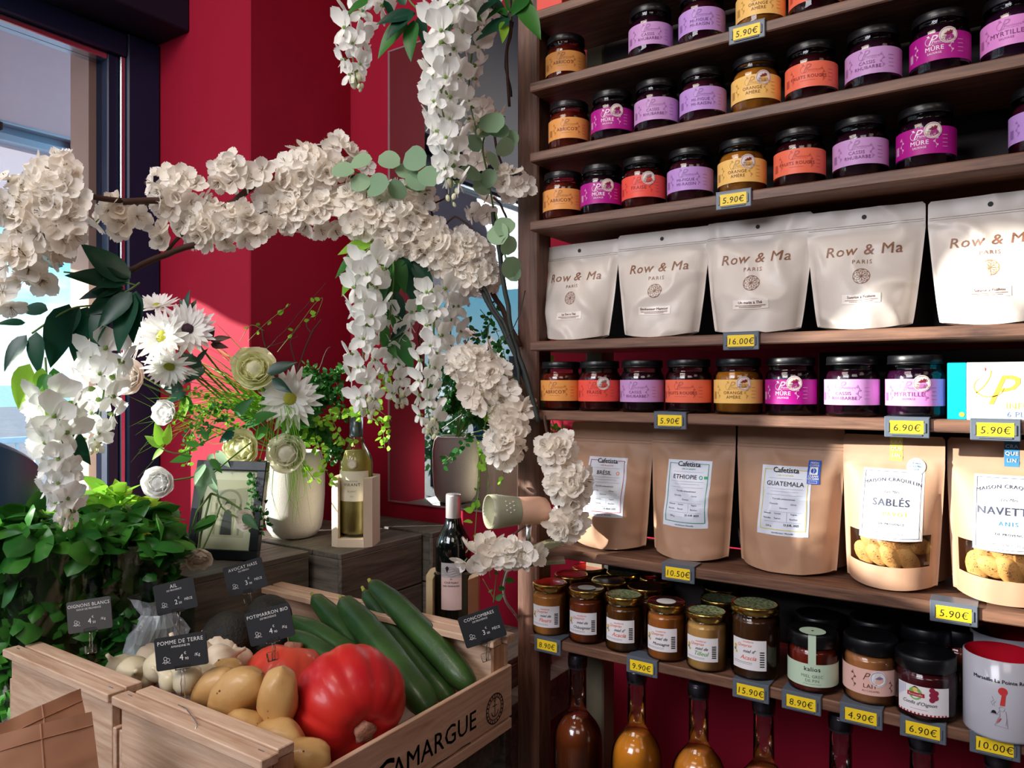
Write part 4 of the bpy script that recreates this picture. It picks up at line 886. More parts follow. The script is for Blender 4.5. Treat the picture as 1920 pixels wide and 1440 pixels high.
# ---- open pine vegetable crates
def veg_crate(label, x0, x1, y0, y1, zb_, zs, ze, with_text=False):
    t = thing('vegetable_crate', label, 'crate', ((x0+x1)/2, (y0+y1)/2, zb_), group='raw pine vegetable crates')
    for k in range(4):
        w_ = (x1-x0-.004)/4; b = MB(); b.bbox((x0+.002+k*w_+.002, y0+.012, zb_), (x0+.002+(k+1)*w_-.002, y1-.012, zb_+.006), .001); part('bottom_slat', b, M['pine_y'], t, True)
    for x, s in ((x0, 1), (x1, -1)):
        xa, xb = sorted((x, x+s*.008))
        b = MB(); b.bbox((xa, y0+.001, zb_+.022), (xb, y1-.001, zs), .001); part('side_panel', b, M['pine_y'], t, True)
        b = MB(); b.bbox((xa, y0+.001, zb_+.001), (xb, y1-.001, zb_+.018), .001); part('side_slat', b, M['pine_y'], t, True)
    for y, s in ((y0, 1), (y1, -1)):
        ya, yb = sorted((y, y+s*.012))
        b = MB(); b.bbox((x0+.0085, ya, zb_+.006), (x1-.0085, yb, ze-.0125), .001); part('end_panel', b, M['pine_x'], t, True)
        b = MB(); b.bbox((x0+.001, min(y-s*.010, y+s*.014), ze-.012), (x1-.001, max(y-s*.010, y+s*.014), ze), .0012); part('top_slat', b, M['pine_x'], t, True)
        y2, y3 = sorted((y+s*.019, y+s*.043))
        b = MB(); b.bbox((x0+.0085, y2, ze-.0125), (x1-.0085, y3, ze-.001), .0012); part('top_slat', b, M['pine_x'], t, True)
        for x, sx_ in ((x0+.0085, 1), (x1-.0085, -1)):
            b = MB(); yi = y+s*.0125; yo = y+s*.042; xo = x+sx_*.026
            b.add([(x, yi, zb_+.007), (xo, yi, zb_+.007), (x, yo, zb_+.007), (x, yi, ze-.013), (xo, yi, ze-.013), (x, yo, ze-.013)], [(0, 1, 2), (3, 5, 4), (0, 3, 4, 1), (1, 4, 5, 2), (2, 5, 3, 0)]); part('corner_post', b, M['pine_z'], t, True)
        b = MB(); 
        for x in (x0+.02, x1-.02): b.bbox((x-.005, ya+.004, ze), (x+.005, ya+.0055, ze+.0008), .0002)
        part('staple', b, M['steel'], t, True, stuff=True)
    return t
X1, Y0c, Y1c = -.688, .545, 1.036
c1 = veg_crate('pine crate with black CAMARGUE lettering, holding pumpkins, potatoes and cucumbers', X1-.312, X1, Y0c, Y1c, TT, .883, .9325)
c2 = veg_crate('plain pine crate at the left holding onions, garlic and avocados', X1-.632, X1-.3195, Y0c, Y1c, TT, .883, .9325)
b = MB(); f = lambda x, z: (X1+.0006, x, z)
def lett(s, y, z, size, sp=1.0): put_text(b, s, f, y, z, size, 0, align='LEFT', space=sp, bold=.006)
lett('DE', .585, .816, .040); lett('C', .708, .808, .062); lett('AMARGUE', .744, .817, .0405, 1.02)
put2d(b, stroke2d([(.60+.02*i, .800+.0008*math.sin(i*2.2)) for i in range(17)], [.0004+.0012*abs(math.sin(i*.9)) for i in range(17)]), f, 0)
put2d(b, ring2d(.985, .828, .0225, .0245, 26), f, 0); put2d(b, ring2d(.985, .828, .017, .0185, 22), f, 0)
for q in range(20):
    an = 2*PI*q/20; put2d(b, stroke2d([(.985+.019*math.cos(an), .828+.019*math.sin(an)), (.985+.0225*math.cos(an), .828+.0225*math.sin(an))], .0022), f, 0)
put2d(b, stroke2d([(.985, .816), (.985, .840)], .0016), f, 0); put2d(b, stroke2d([(.979, .833), (.991, .833)], .0014), f, 0); put2d(b, stroke2d([(.985+.009*math.cos(a*.35+PI), .824+.008*math.sin(a*.35+PI)) for a in range(10)], .0016), f, 0); put2d(b, ring2d(.985, .842, .0015, .003, 10), f, 0)
part('stamped_lettering', b, M['ink'], c1, True)
b = MB(); b.tube([Pu(438, 1361, -.83) if False else (-.82, Y0c-.004, .932), (-.825, Y0c+.002, .9345), (-.85, Y0c+.012, .9338), (-.88, Y0c+.022, .9335), (-.9, Y0c+.024, .9325)], .0006, 6)
part('wire_tie', b, M['steel'], c1, True)

# ---- potatoes, pumpkins, cucumbers, onions, garlic, avocados
pot_m = pm('potato_skin', C(206, 164, 104), .5, coat=.15, col2=C(188, 142, 84), vscale=18, bump=.15, bscale=200)
eye_m = pm('potato_eye', C(130, 90, 56), .7)
def blob(name, c, r, rot, label, cat, grp, mats, seed, amp=.12, bend=0, extra=None, seg=22, rings=14, fr=1.6):
    t = tag(link(name, None), label, cat, grp); b = MB()
    sv = Vector((seed*5.3, seed*1.7, 2))
    b.ball((0, 0, 0), r, 0, seg, rings, fn=lambda d: 1+amp*noise.noise(d*fr+sv))
    if bend: b.v = [(x+bend*(z/r[2])**2*r[0], y, z) for x, y, z in b.v]
    if extra: extra(b, r)
    me = b.mesh(name, mats); o = t
    bpy.data.objects.remove(t); o = link(name, me, None, c, rot); return tag(o, label, cat, grp)
def eyes(b, r, n=6, seed=1):
    rr = random.Random(seed)
    for _ in range(n):
        d = Vector((rr.gauss(0, 1), rr.gauss(0, 1), rr.gauss(0, 1))).normalized(); k = .985
        b.ball((d.x*r[0]*k, d.y*r[1]*k, d.z*r[2]*k), .0016, 1, 6, 4)
G = 'potatoes in the pine crate'
for i, (px, py, Y, r, rot, bend, lb) in enumerate([
    (523, 1312, .985, (.027, .026, .044), (.0, .12, 0), 0, 'upright oval potato leaning on the red pumpkin'),
    (442, 1302, 1.01, (.031, .03, .050), (.1, .75, .5), .25, 'largest kidney-shaped potato, in the middle of the heap'),
    (398, 1292, 1.05, (.024, .023, .040), (.2, .8, .5), 0, 'long potato lying left behind the kidney-shaped one'),
    (424, 1262, 1.10, (.022, .021, .032), (.3, 1.2, .3), 0, 'small potato at the top, next to the garlic'),
    (518, 1392, .955, (.030, .028, .040), (.2, 1.3, .4), 0, 'darker potato low in the crate under the upright one'),
    (560, 1425, .925, (.026, .025, .042), (.1, 1.4, .6), 0, 'pale potato in front of the pumpkin at the picture bottom'),
    (455, 1372, .975, (.028, .028, .042), (.6, 1.2, .3), 0, 'shaded potato low behind the crate end')]):
    blob('potato', P(px, py, Y), r, rot, lb, 'potato', G, [pot_m, eye_m], i+1, .14, bend, lambda b_, r_, i=i: eyes(b_, r_, 7, i))
def pumpkin(c, R, hz_, rotm, label, col, col2, ns=12, seed=0):
    t = thing('pumpkin', label, 'pumpkin', c, rotm.to_euler(), 'red pumpkins in the pine crate')
    b = MB()
    prof = [(R*math.sin(PI*(i/18))**.8 if 0 < i < 18 else 0, 0) for i in range(19)]
    vs = []; n = 72
    for j in range(25):
        th = PI*j/24
        for i in range(n):
            a = 2*PI*i/n
            rr = math.sin(th)**.85 if 0 < j < 24 else 0
            rib = 1-.045*(1-abs(math.cos(a*ns/2+.3*math.sin(a*2+seed))))**2*math.sin(th)**.6*1.6
            z = math.cos(th)*hz_; 
            if j < 24: z -= hz_*.20*math.exp(-(rr/.32)**2)*(1 if th < 1.5 else -1)
            nn = 1+.03*noise.noise(Vector((math.cos(a)*1.5, math.sin(a)*1.5, th+seed)))
            vs.append((R*rr*rib*nn*math.cos(a), R*rr*rib*nn*math.sin(a), z*nn))
    b.add(vs, [(j*n+i, (j+1)*n+i, (j+1)*n+(i+1) % n, j*n+(i+1) % n) for j in range(24) for i in range(n)], 0, True)
    part('skin', b, pm('pumpkin_skin', col, .4, coat=.12, col2=col2, vscale=16, bump=.06, bscale=120, spec=.4), t)
    b = MB(); b.lathe([(.012, hz_*.66), (.0115, hz_*.78), (.014, hz_*.88), (.0145, hz_*.96), (.011, hz_*1.01), (0, hz_*1.0)], 16, cap=False, rf=lambda a, z: 1+.13*math.sin(a*5)+.06*math.sin(a*11+z*400))
    part('stem', b, pm('cork_stem', C(150, 104, 84), .85, bump=.8, bscale=300, var=.3, vscale=120), t)
def look(d, roll=0): return Vector(d).to_track_quat('Z', 'Y').to_matrix().to_4x4()
pumpkin(P(655, 1316, 1.045), .079, .070, look(Vector((.87, -.407, -.27))), 'deep red ribbed pumpkin with corky stem facing forward', C(206, 44, 34), C(192, 26, 36), seed=1)
pumpkin(P(540, 1281, 1.20), .074, .062, look(Vector((-.1, .3, .9))), 'orange red pumpkin half hidden behind the potatoes', C(226, 88, 62), C(214, 66, 50), seed=4)
cuc_m = pm('cucumber_skin', C(30, 62, 28), .42, coat=.08, col2=C(56, 90, 38), vscale=10, bump=.25, bscale=160, spec=.5)
cuc_y = pm('cucumber_pale_stripe', C(110, 134, 60), .35, coat=.2)
def cucumber(a, c_, R, sag, label, seed=0, side=0):
    A = P(*a); B = P(*c_); d = B-A; n = 22; perp = d.cross(Vector((0, 0, 1))).normalized()
    pts = [A+d*(i/n)+Vector((0, 0, 1))*sag*math.sin(PI*i/n)+perp*side*math.sin(PI*i/n) for i in range(n+1)]
    rad = [R*(.34 if i == 0 else min(1, (.58+.42*(i/n/.28)**.8)) if i/n < .28 else (1 if i/n < .85 else max(.25, math.sqrt(max(0, 1-((i/n-.85)/.155)**2))))) for i in range(n+1)]
    t = thing('cucumber', label, 'cucumber', tuple((A+B)/2), group='cucumbers leaning in the pine crate')
    b = MB(); b.tube(pts, rad, 20)
    o0 = len(b.v)
    b.v = [tuple(Vector(v)+(Vector(v)-pts[min(n, i//20)])*(.035*math.sin((i % 20)*PI/20*10+seed)+.04*noise.noise(Vector(v)*60))) if True else v for i, v in enumerate(b.v)]
    part('skin', b, cuc_m, t, True)
    b = MB(); q = (pts[0]-pts[1]).normalized(); b.tube([pts[0]-q*.004, pts[0]+q*.004, pts[0]+q*.012+Vector((0, 0, .003))], [R*.36, R*.2, R*.14], 8); part('stem_end', b, pm('cucumber_stem', C(156, 158, 70), .7), t, True)
    return t
cucumber((697, 1094, 1.42), (888, 1296, 1.205), .0225, .012, 'longest cucumber, rightmost, tip above the crate rim', 1, .004)
cucumber((684, 1110, 1.43), (850, 1318, 1.22), .0195, -.004, 'darker cucumber squeezed second from the right', 2)
cucumber((642, 1126, 1.36), (812, 1342, 1.10), .0245, .010, 'thick cucumber in the middle with a pale stripe', 3, .004)
cucumber((589, 1120, 1.44), (742, 1300, 1.20), .021, .004, 'cucumber third from the left with a tip at the rear rim', 4)
cucumber((542, 1164, 1.36), (705, 1262, 1.19), .0195, .008, 'cucumber behind the pumpkins, lying flatter', 5)
cucumber((548, 1192, 1.29), (650, 1262, 1.17), .0175, .006, 'short visible cucumber just above the orange pumpkin', 6)
gar_m = pm('garlic_skin', C(226, 212, 190), .55, col2=C(208, 186, 160), vscale=30, bump=.2, bscale=80)
on_m = pm('white_onion_skin', C(228, 216, 188), .4, coat=.2, col2=C(214, 200, 160), vscale=20)
root_m = pm('dry_roots', C(150, 110, 76), .9)
def garlic(px, py, Y, r, kind, label, rot, seed):
    c = P(px, py, Y); rr = random.Random(seed)
    t = thing('garlic_bulb' if kind else 'white_onion', label, 'garlic' if kind else 'onion', tuple(c), rot, 'garlic bulbs in the left crate' if kind else 'white onions in the left crate')
    b = MB(); nl = 7
    b.lathe([(r*k_*1.0, r*z_) for k_, z_ in ((.0, -.78), (.35, -.8), (.7, -.66), (.95, -.3), (1.0, 0), (.9, .35), (.62, .65), (.34, .85), (.2, 1.05), (.13, 1.35), (.12, 1.6), (0, 1.62))], 28, cap=False, rf=(lambda a, z: 1-.10*(abs(math.cos(a*nl/2)) < .35)*(z < r*.8)) if kind else (lambda a, z: 1+.015*math.sin(a*6)))
    part('bulb', b, gar_m if kind else on_m, t)
    b = MB(); b.ball((0, 0, -r*.8), (r*.24, r*.24, r*.07), 0, 10, 5)
    for q in range(10): a = q*.63; b.tube([(r*.15*math.cos(a), r*.15*math.sin(a), -r*.82), (r*.25*math.cos(a), r*.25*math.sin(a), -r*1.0)], .0005, 4)
    part('root_tuft', b, root_m, t)
gl = [(338, 1238, 1.12, .027, 1), (372, 1228, 1.16, .026, 1), (412, 1238, 1.15, .026, 1), (300, 1250, 1.14, .024, 0), (418, 1212, 1.24, .028, 1), (446, 1242, 1.20, .026, 1), (352, 1274, 1.06, .022, 0), (384, 1272, 1.08, .023, 0), (250, 1262, 1.16, .026, 0), (226, 1256, 1.24, .027, 0), (322, 1272, 1.09, .020, 0), (278, 1266, 1.17, .023, 0), (282, 1236, 1.24, .026, 1), (386, 1210, 1.26, .026, 1)]
posw = ['under the POMME DE TERRE card', 'right under the card clip', 'with brown roots, beside the small potato', 'small, left of the card', 'uppermost, touching the avocado', 'beside the orange pumpkin', 'green-tinged, against the crate end', 'lowest, beside the long potato', 'at the far left inside the crate', 'leftmost, at the corner', 'little, in the crate corner by the end slat', 'between the left ones', 'at the back left', 'at the back next to the avocado']
rr = random.Random(9)
for i, (px, py, Y, r, kd) in enumerate(gl): garlic(px, py, Y, r, kd, ('garlic bulb ' if kd else 'white onion ')+posw[i], (rr.uniform(-1.4, 1.4), rr.uniform(-1.3, 1.3), rr.uniform(0, 6)), i)
avo = pm('avocado_skin', C(26, 26, 22), .7, bump=1.2, bscale=240, col2=C(44, 40, 30), vscale=30)
def avocado(px, py, Y, r, rot, label):
    b = MB(); b.ball((0, 0, 0), (r, r, r*1.3), 0, 24, 16, fn=lambda d: 1-.14*max(0, d.z)+.02*noise.noise(d*7)); 
    tag(link('avocado', b.mesh('avocado', avo), None, P(px, py, Y), rot), label, 'avocado', 'avocados in the left crate')
avocado(430, 1196, 1.27, .046, (.4, .9, .2), 'large black avocado behind the garlic')
avocado(503, 1158, 1.37, .042, (.9, .2, .3), 'black avocado behind the POTIMARRON card')
avocado(497, 1212, 1.30, .036, (.2, .9, .9), 'black avocado low beside the orange pumpkin')
# ---- slate price cards on clear stems
def slate(px, py, Y, wpx, hpx, roll, lines, price_, unit, label, zfoot, mt='sign', yawo=0):
    c = P(px, py, Y); w_ = wpx/FPX*Y; h_ = hpx/FPX*Y
    Rm = (Matrix.Rotation(YAW+math.radians(yawo), 4, 'Z') @ Matrix.Rotation(-math.radians(roll), 4, 'Y') @ Matrix.Rotation(math.radians(-8), 4, 'X'))
    t = thing('price_sign', label, 'sign', tuple(c), Rm.to_euler(), 'slate price cards in the vegetable display')
    b = MB(); pts = []
    for cx, cz, a0 in ((w_/2-.003, h_/2-.003, 0), (-w_/2+.003, h_/2-.003, 90), (-w_/2+.003, -h_/2+.003, 180), (w_/2-.003, -h_/2+.003, 270)):
        for q in range(4): an = math.radians(a0+30*q); pts.append((cx+.003*math.cos(an), cz+.003*math.sin(an)))
    n = len(pts); b.add([(x, -.0008, z) for x, z in pts]+[(x, .0008, z) for x, z in pts], [tuple(range(n))[::-1], tuple(range(n, 2*n))]+[(i, (i+1) % n, n+(i+1) % n, n+i) for i in range(n)])
    f = lambda x, z: (x, -.0012, z)
    k = w_/.085
    sz = .0100*k if len(lines[0]) < 10 else .0089*k
    if len(lines[0]) > 14: sz = .0076*k
    put_text(b, lines[0], f, 0, h_*.5-.0125*k, sz, 1, space=1.08)
    put_text(b, lines[1], f, 0, h_*.5-.0185*k, .0048*k, 1)
    put_text(b, price_[0], f, .0, -h_*.26, .0135*k, 1); put_text(b, '€', f, .0065*k, -h_*.10, .006*k, 1); put_text(b, price_[1], f, .0085*k, -h_*.27, .0062*k, 1); put_text(b, unit, f, .026*k, -h_*.20, .0068*k, 1)
    cx, cz = -.025*k, -h_*.20
    for q in range(3): an = 2*PI*q/3; put2d(b, ring2d(cx+.003*k*math.cos(an), cz+.003*k*math.sin(an), .0024*k, .003*k, 10), f, 1)
    put2d(b, stroke2d([(cx-.007*k+.0014*k*q, cz-.004*k+.0012*k*math.sin(q*.5)) for q in range(11)], .0006*k), f, 1)
    part('card', b, [M[mt], M['chalk']], t)
    b = MB(); b.bbox((-.012*k, -.003, -h_/2-.002), (.012*k, .003, -h_/2+.005), .0008); part('clip', b, M['clear'], t)
    b = MB(); inv = (Matrix.Translation(c) @ Rm).inverted(); top = Vector((0, 0, -h_/2-.002)); wt = (Matrix.Translation(c) @ Rm) @ top
    bot = inv @ Vector((wt.x, wt.y, zfoot)); d = bot-top
    b.tube([top+d*q/6 for q in range(7)], [.0032, .0022, .0032, .0022, .0032, .0022, .003], 6)
    Mf = Matrix.Translation(bot); b.bbox((-.008, -.004, -.001), (.008, .004, .012), .001, 0, Mf)
    part('stem', b, M['clear'], t)
slate(340, 1221, 1.03, 98, 60, 9, ('POMME DE TERRE', 'AMANDINE FR'), ('4', '90'), '/Kg', 'black price card POMME DE TERRE in front of the garlic', .90)
slate(506, 1171, 1.10, 86, 62, 15, ('POTIMARRON BIO', 'DE PROVENCE'), ('4', '90'), '/Kg', 'black price card POTIMARRON BIO above the orange pumpkin', .945)
slate(460, 1082, 1.36, 76, 56, 17, ('AVOCAT HASS', 'DU PÉROU'), ('3', '90'), 'PIÈCE', 'black price card AVOCAT HASS against the grey crate', .95)
slate(329, 1118, 1.27, 78, 56, 14, ('AIL', 'DE PROVENCE'), ('2', '50'), 'PIÈCE', 'black price card AIL beside the basil', .90)
slate(168, 1153, 1.17, 84, 58, 9, ('OIGNONS BLANCS', 'DOUX DE PROVENCE'), ('4', '50'), '/Kg', 'greyish price card OIGNONS BLANCS in front of the basil', .93, 'sign_grey')
slate(904, 1175, 1.22, 80, 58, 19, ('CONCOMBRES', 'DE PROVENCE'), ('3', '00'), 'PIÈCE', 'black price card CONCOMBRES clipped on the crate corner', .90)

# ---- wine coolers and bottles
terr = pm('cream_terracotta', C(226, 208, 184), .75, bump=.15, bscale=120, var=.04, vscale=20)
terr2 = pm('beige_wood_cooler', C(206, 180, 140), .6, bump=.1, bscale=80)
def cooler(mb, W_, H_, ri, slot):
    """square-ish block with a round bore, open slot in front"""
    n = 40; vo = []; vi = []
    a_s = math.asin(min(.95, slot/ri))
    for i in range(n+1):
        a = -PI/2+a_s+(2*PI-2*a_s)*i/n
        ca, sa = math.cos(a), math.sin(a); k = (abs(ca)**5+abs(sa)**5)**(-1/5)
        vo.append((W_/2*k*ca, W_/2*k*sa)); vi.append((ri*ca, ri*sa))
    vo[0] = (slot, -W_/2*.98); vo[-1] = (-slot, -W_/2*.98)
    V = []; 
    zt = lambda i: H_*(1-.0*abs(i-n/2)/n)
    for z in (0, 1):
        for p in vo: V.append((p[0], p[1], z*H_))
        for p in vi: V.append((p[0], p[1], z*H_ if z else .018))
    m_ = n+1; F = []
    for i in range(n):
        F.append((i, i+1, 2*m_+i+1, 2*m_+i)); F.append((m_+i+1, m_+i, 3*m_+i, 3*m_+i+1)); F.append((2*m_+i, 2*m_+i+1, 3*m_+i+1, 3*m_+i))
    F += [(0, 2*m_, 3*m_, m_), (n, m_+n, 3*m_+n, 2*m_+n)]
    mb.add(V, F, 0, False)
    pts = [V[i] for i in range(m_)]; top = [V[m_+i] for i in range(m_)]
    mb.add([(x, y, 0) for x, y, z in pts], [tuple(range(m_))[::-1]], 0)
    mb.lathe([(ri, .018), (0, .018)], 24, cap=False)
    mb.bbox((-slot-.002, -W_/2*.98, 0), (slot+.002, -ri*.6, .019), .001)
pc = P(668, 1005, 1.72); pc.z = GT
t = thing('wine_cooler', 'cream terracotta cooler with open front holding the white wine', 'wine cooler', (pc.x, pc.y, GT+.0004), (0, 0, math.radians(30)))
b = MB(); cooler(b, .098, .155, .0405, .029); part('cooler_block', b, terr, t)
def wine(loc, rotz, zs, zt, glassm, liq, label, cat='bottle', r=.0375):
    t = thing('wine_bottle', label, cat, loc, (0, 0, rotz))
    pr = [(r*.86, 0), (r, .005), (r, zs), (r*.94, zs+.014), (r*.74, zs+.030), (r*.5, zs+.045), (.0155, zs+.062), (.0142, zt-.03), (.0150, zt-.005), (.0148, zt)]
    b = MB(); b.lathe(pr, 30); part('glass', b, glassm, t)
    if liq:
        b = MB(); b.lathe([(0, .012), (r*.6, .004), (r-.003, .008), (r-.003, zs), (r*.68, zs+.03), (0, zs+.031)], 26, cap=False); part('wine', b, liq, t)
    return t
wt_m = pm('white_wine', C(236, 226, 150), .08, spec=.5, trans=.45, ior=1.2)
t = wine((pc.x, pc.y, GT+.020), math.radians(30), .165, .270, M['jar_glass'], wt_m, 'white wine bottle with cream label in the terracotta cooler')
b = MB(); wrap_label(b, .0375, -.040, .040, .082, .150, 0, .0004, 20); f = cyl(.0375, 0, .0008)
put_text(b, 'DOMAINE', f, 0, .126, .005, 2, space=1.2); put_text(b, '·VIRANT·', f, 0, .1165, .0095, 1, space=1.2); put_text(b, 'BLANC', f, 0, .103, .0055, 2, space=1.2); put_text(b, '2022', f, 0, .092, .004, 2)
put2d(b, disc2d(0, .1665, .0105), cyl(.0375, 0, .0008), 0); put2d(b, ring2d(0, .1665, .0085, .0092), cyl(.0375, 0, .0012), 2)
part('label', b, [pm('cream_label', C(232, 224, 200), .5), M['ink'], pm('grey_gold_ink', C(150, 140, 104), .5)], t)
b = MB(); b.lathe([(.0152, .225), (.0155, .228), (.0155, .2715), (0, .272)], 20, cap=False); part('capsule', b, pm('grey_capsule', C(110, 120, 128), .3, metal=.7), t)
pr_ = P(850, 1100, 1.56); zr = .8165
t = thing('wine_cooler', 'beige block cooler holding the red wine bottle', 'wine cooler', (pr_.x, pr_.y, zr+.0004), (0, 0, math.radians(31)))
b = MB(); cooler(b, .108, .138, .0405, .036); part('cooler_block', b, terr2, t)
t = wine((pr_.x, pr_.y, zr+.020), math.radians(31), .175, .282, pm('black_green_bottle', C(8, 14, 12), .06, coat=.6, spec=.6), None, 'dark red wine bottle with silver capsule in the beige cooler')
b = MB(); b.lathe([(.0155, .233), (.0160, .235), (.0160, .280), (.0152, .284), (0, .2838)], 22, cap=False); part('capsule', b, pm('silver_capsule', C(206, 200, 200), .28, metal=.6), t)
b = MB(); wrap_label(b, .0375, -.022, .022, .052, .118, 0, .0004, 16); f = cyl(.0375, 0, .0008)
wrap_label(b, .0375, -.022, .022, .118, .148, 1, .0004, 16); put_text(b, 'CHÂTEAU', f, 0, .106, .0058, 2, space=1.1, bold=.01); put_text(b, 'DES FERRAGES', f, 0, .0995, .0048, 2, space=1.1, bold=.01); put2d(b, ring2d(0, .1155, .0012, .0018, 10), f, 2)
put2d(b, poly2d([(-.012, .138), (-.008, .142), (-.004, .138), (-.007, .131), (-.008, .128), (-.010, .132)]), f, 2)
for q in range(5): put2d(b, stroke2d([(-.02+.004*k_, .122+.004*q+.002*math.sin(k_*.9+q)) for k_ in range(11)], .0006), f, 3)
part('label', b, [pm('rose_label', C(214, 186, 182), .5), pm('grey_picture', C(176, 172, 172), .5), M['ink'], pm('grey_line', C(110, 106, 108), .5)], t)

# ---- framed photo
fo = thing('picture_frame', 'black framed old photo of a woman under an arch', 'picture frame', tuple(P(416, 1045, 1.56).xy)+(GT+.001,), (math.radians(-12), 0, YAW-math.radians(12)))
W_, H_ = .165, .205; fw = .020
b = MB()
b.bbox((-W_/2, -.008, 0), (W_/2, .008, fw), .0015); b.bbox((-W_/2, -.008, H_-fw), (W_/2, .008, H_), .0015); b.bbox((-W_/2, -.008, fw), (-W_/2+fw, .008, H_-fw), .0015); b.bbox((W_/2-fw, -.008, fw), (W_/2, .008, H_-fw), .0015)
part('frame', b, pm('black_frame', C(22, 26, 34), .3, coat=.3), fo)
b = MB(); f = lambda x, z: (x, .002, z); f2 = lambda x, z: (x, .0016, z); f3 = lambda x, z: (x, .0012, z); f4 = lambda x, z: (x, .0008, z)
put2d(b, rect2d(-W_/2+fw, fw, W_/2-fw, H_-fw), f, 0); put2d(b, rect2d(-.042, .045, .042, .165), f2, 1)
put2d(b, ring2d(0, .115, .026, .031, 28), f3, 2); put2d(b, rect2d(-.031, .05, -.026, .115), f3, 2); put2d(b, rect2d(.026, .05, .031, .115), f3, 2); put2d(b, rect2d(-.016, .05, .016, .125), f3, 2)
put2d(b, poly2d([(-.013, .05), (.013, .05), (.011, .078), (.008, .098), (0, .103), (-.008, .098), (-.012, .075)]), f4, 3); put2d(b, disc2d(0, .110, .0075, 16), lambda x, z: (x, .0004, z), 4); put2d(b, poly2d([(-.008, .111), (-.006, .119), (0, .1215), (.007, .119), (.008, .111), (.004, .115), (-.004, .115)]), lambda x, z: (x, .0001, z), 3)
part('photograph', b, [pm('cream_mount', C(226, 222, 184), .6), pm('sepia_light', C(206, 200, 160), .6), pm('sepia_mid', C(170, 164, 128), .6), pm('sepia_dark', C(66, 64, 56), .6), pm('sepia_face', C(196, 184, 148), .6)], fo)
b = MB(); b.box((-W_/2+fw, -.0035, fw), (W_/2-fw, -.0025, H_-fw)); part('glass', b, M['glass_pane'], fo)
b = MB(); b.bbox((-.02, .009, .0), (.02, .055, .004), .001, 0, Matrix.Rotation(math.radians(20), 4, 'X')); part('stand', b, M['ink'], fo)

# ---- vase
vc = P(552, 995, 1.80)
va = thing('vase', 'white textured ceramic vase full of artificial flowers', 'vase', (vc.x, vc.y, GT+.0004))
b = MB(); R = .072
def vr(a, z): return 1+.006*math.sin(a*70)*math.sin(z*900)
b.lathe([(0, 0), (R*.55, 0), (R*.72, .004), (R*.88, .022), (R*.94, .045), (R*.99, .10), (R*1.0, .16), (R*.93, .19), (R*.86, .205), (R*.80, .205), (R*.86, .19), (R*.92, .16), (0, .03)], 100, cap=False)
part('vase_body', b, pm('white_stoneware', C(218, 212, 206), .6, bump=.9, bscale=700), va)

# ---- tub chair by the window
ch = thing('tub_chair', 'navy shell chair with speckled grey cushion by the window', 'chair', (-1.745, .56, 0))
b = MB()
def shell(s, t_, o=0): 
    a = math.radians(-150+210*s); r_ = .19+.015*t_-o; top = 1.30-.13*abs(s-.45)**1.5*2.4
    return (-1.745+r_*math.cos(a), .56+r_*math.sin(a)*1.0, .78+(top-.78)*t_)
b.grid(lambda s, t_: shell(s, t_), 30, 8); b.grid(lambda s, t_: shell(1-s, t_, .03), 30, 8); b.grid(lambda s, t_: tuple((Vector(shell(s, 1))*(1-t_)+Vector(shell(s, 1, .03))*t_)+Vector((0, 0, .012*math.sin(PI*t_)))), 30, 4)
part('back_shell', b, pm('navy_plastic', C(26, 74, 122), .45), ch, True)
b = MB(); b.grid(lambda s, t_: tuple(Vector(shell(s, (.0+.70*t_)*(1-.25*s), -.006))), 30, 8); part('fabric_cover', b, pm('speckled_fabric_cover', C(96, 104, 118), .9, col2=C(150, 156, 168), vscale=260, bump=.5, bscale=300), ch, True)
b = MB(); b.lathe([(0, .74), (.13, .74), (.16, .76), (.16, .80), (.13, .83), (0, .835)], 30, cap=False, M=Matrix.Translation((-1.745, .56, 0))); b.lathe([(.02, .75), (.02, .02), (.16, .0)], 16, cap=False, M=Matrix.Translation((-1.745, .56, 0)))
part('seat', b, pm('navy_seat', C(22, 40, 66), .5), ch, True)
b = MB(); b.grid(lambda s, t_: tuple(Vector(shell(.12+.76*s, .05+.82*t_, .045+.03*math.sin(PI*s)*math.sin(PI*t_)))), 24, 8); b.grid(lambda s, t_: tuple(Vector(shell(.88-.76*s, .05+.82*t_, .033))), 24, 8)
part('cushion', b, pm('speckled_grey_fabric', C(96, 104, 118), .9, col2=C(150, 156, 168), vscale=260, bump=.5, bscale=300), ch, True)

# ---- basil bunches in clear sleeves
bas = [leaf_mesh('leaf', .060, .046, -.5, -.35, nl=8, nu=4, droop=.4, heart=True, mats=M['leaf_basil']), leaf_mesh('leaf', .052, .038, -.5, -.3, nl=8, nu=4, droop=.5, heart=True, mats=M['leaf_basil']), leaf_mesh('leaf', .040, .024, .4, .4, nl=5, droop=.2, mats=M['leaf_basil'])]
bas_lit = [leaf_mesh('leaf', .062, .038, .5, .3, nl=6, droop=.4, mats=M['leaf_bright']), leaf_mesh('leaf', .048, .03, .6, .2, nl=5, droop=.3, mats=M['leaf_bright'])]  # lit copy of the basil: sunshine is put into the brighter leaf colour
def dirmat(d, rollv=None, roll=0.):
    """local +Y along d"""
    d = Vector(d).normalized(); up = Vector(rollv) if rollv else Vector((0, 0, 1))
    x = d.cross(up); x = x.normalized() if x.length > 1e-4 else d.orthogonal().normalized()
    z = x.cross(d).normalized(); m_ = Matrix((x, d, z)).transposed(); return m_ @ Matrix.Rotation(roll, 3, 'Y')
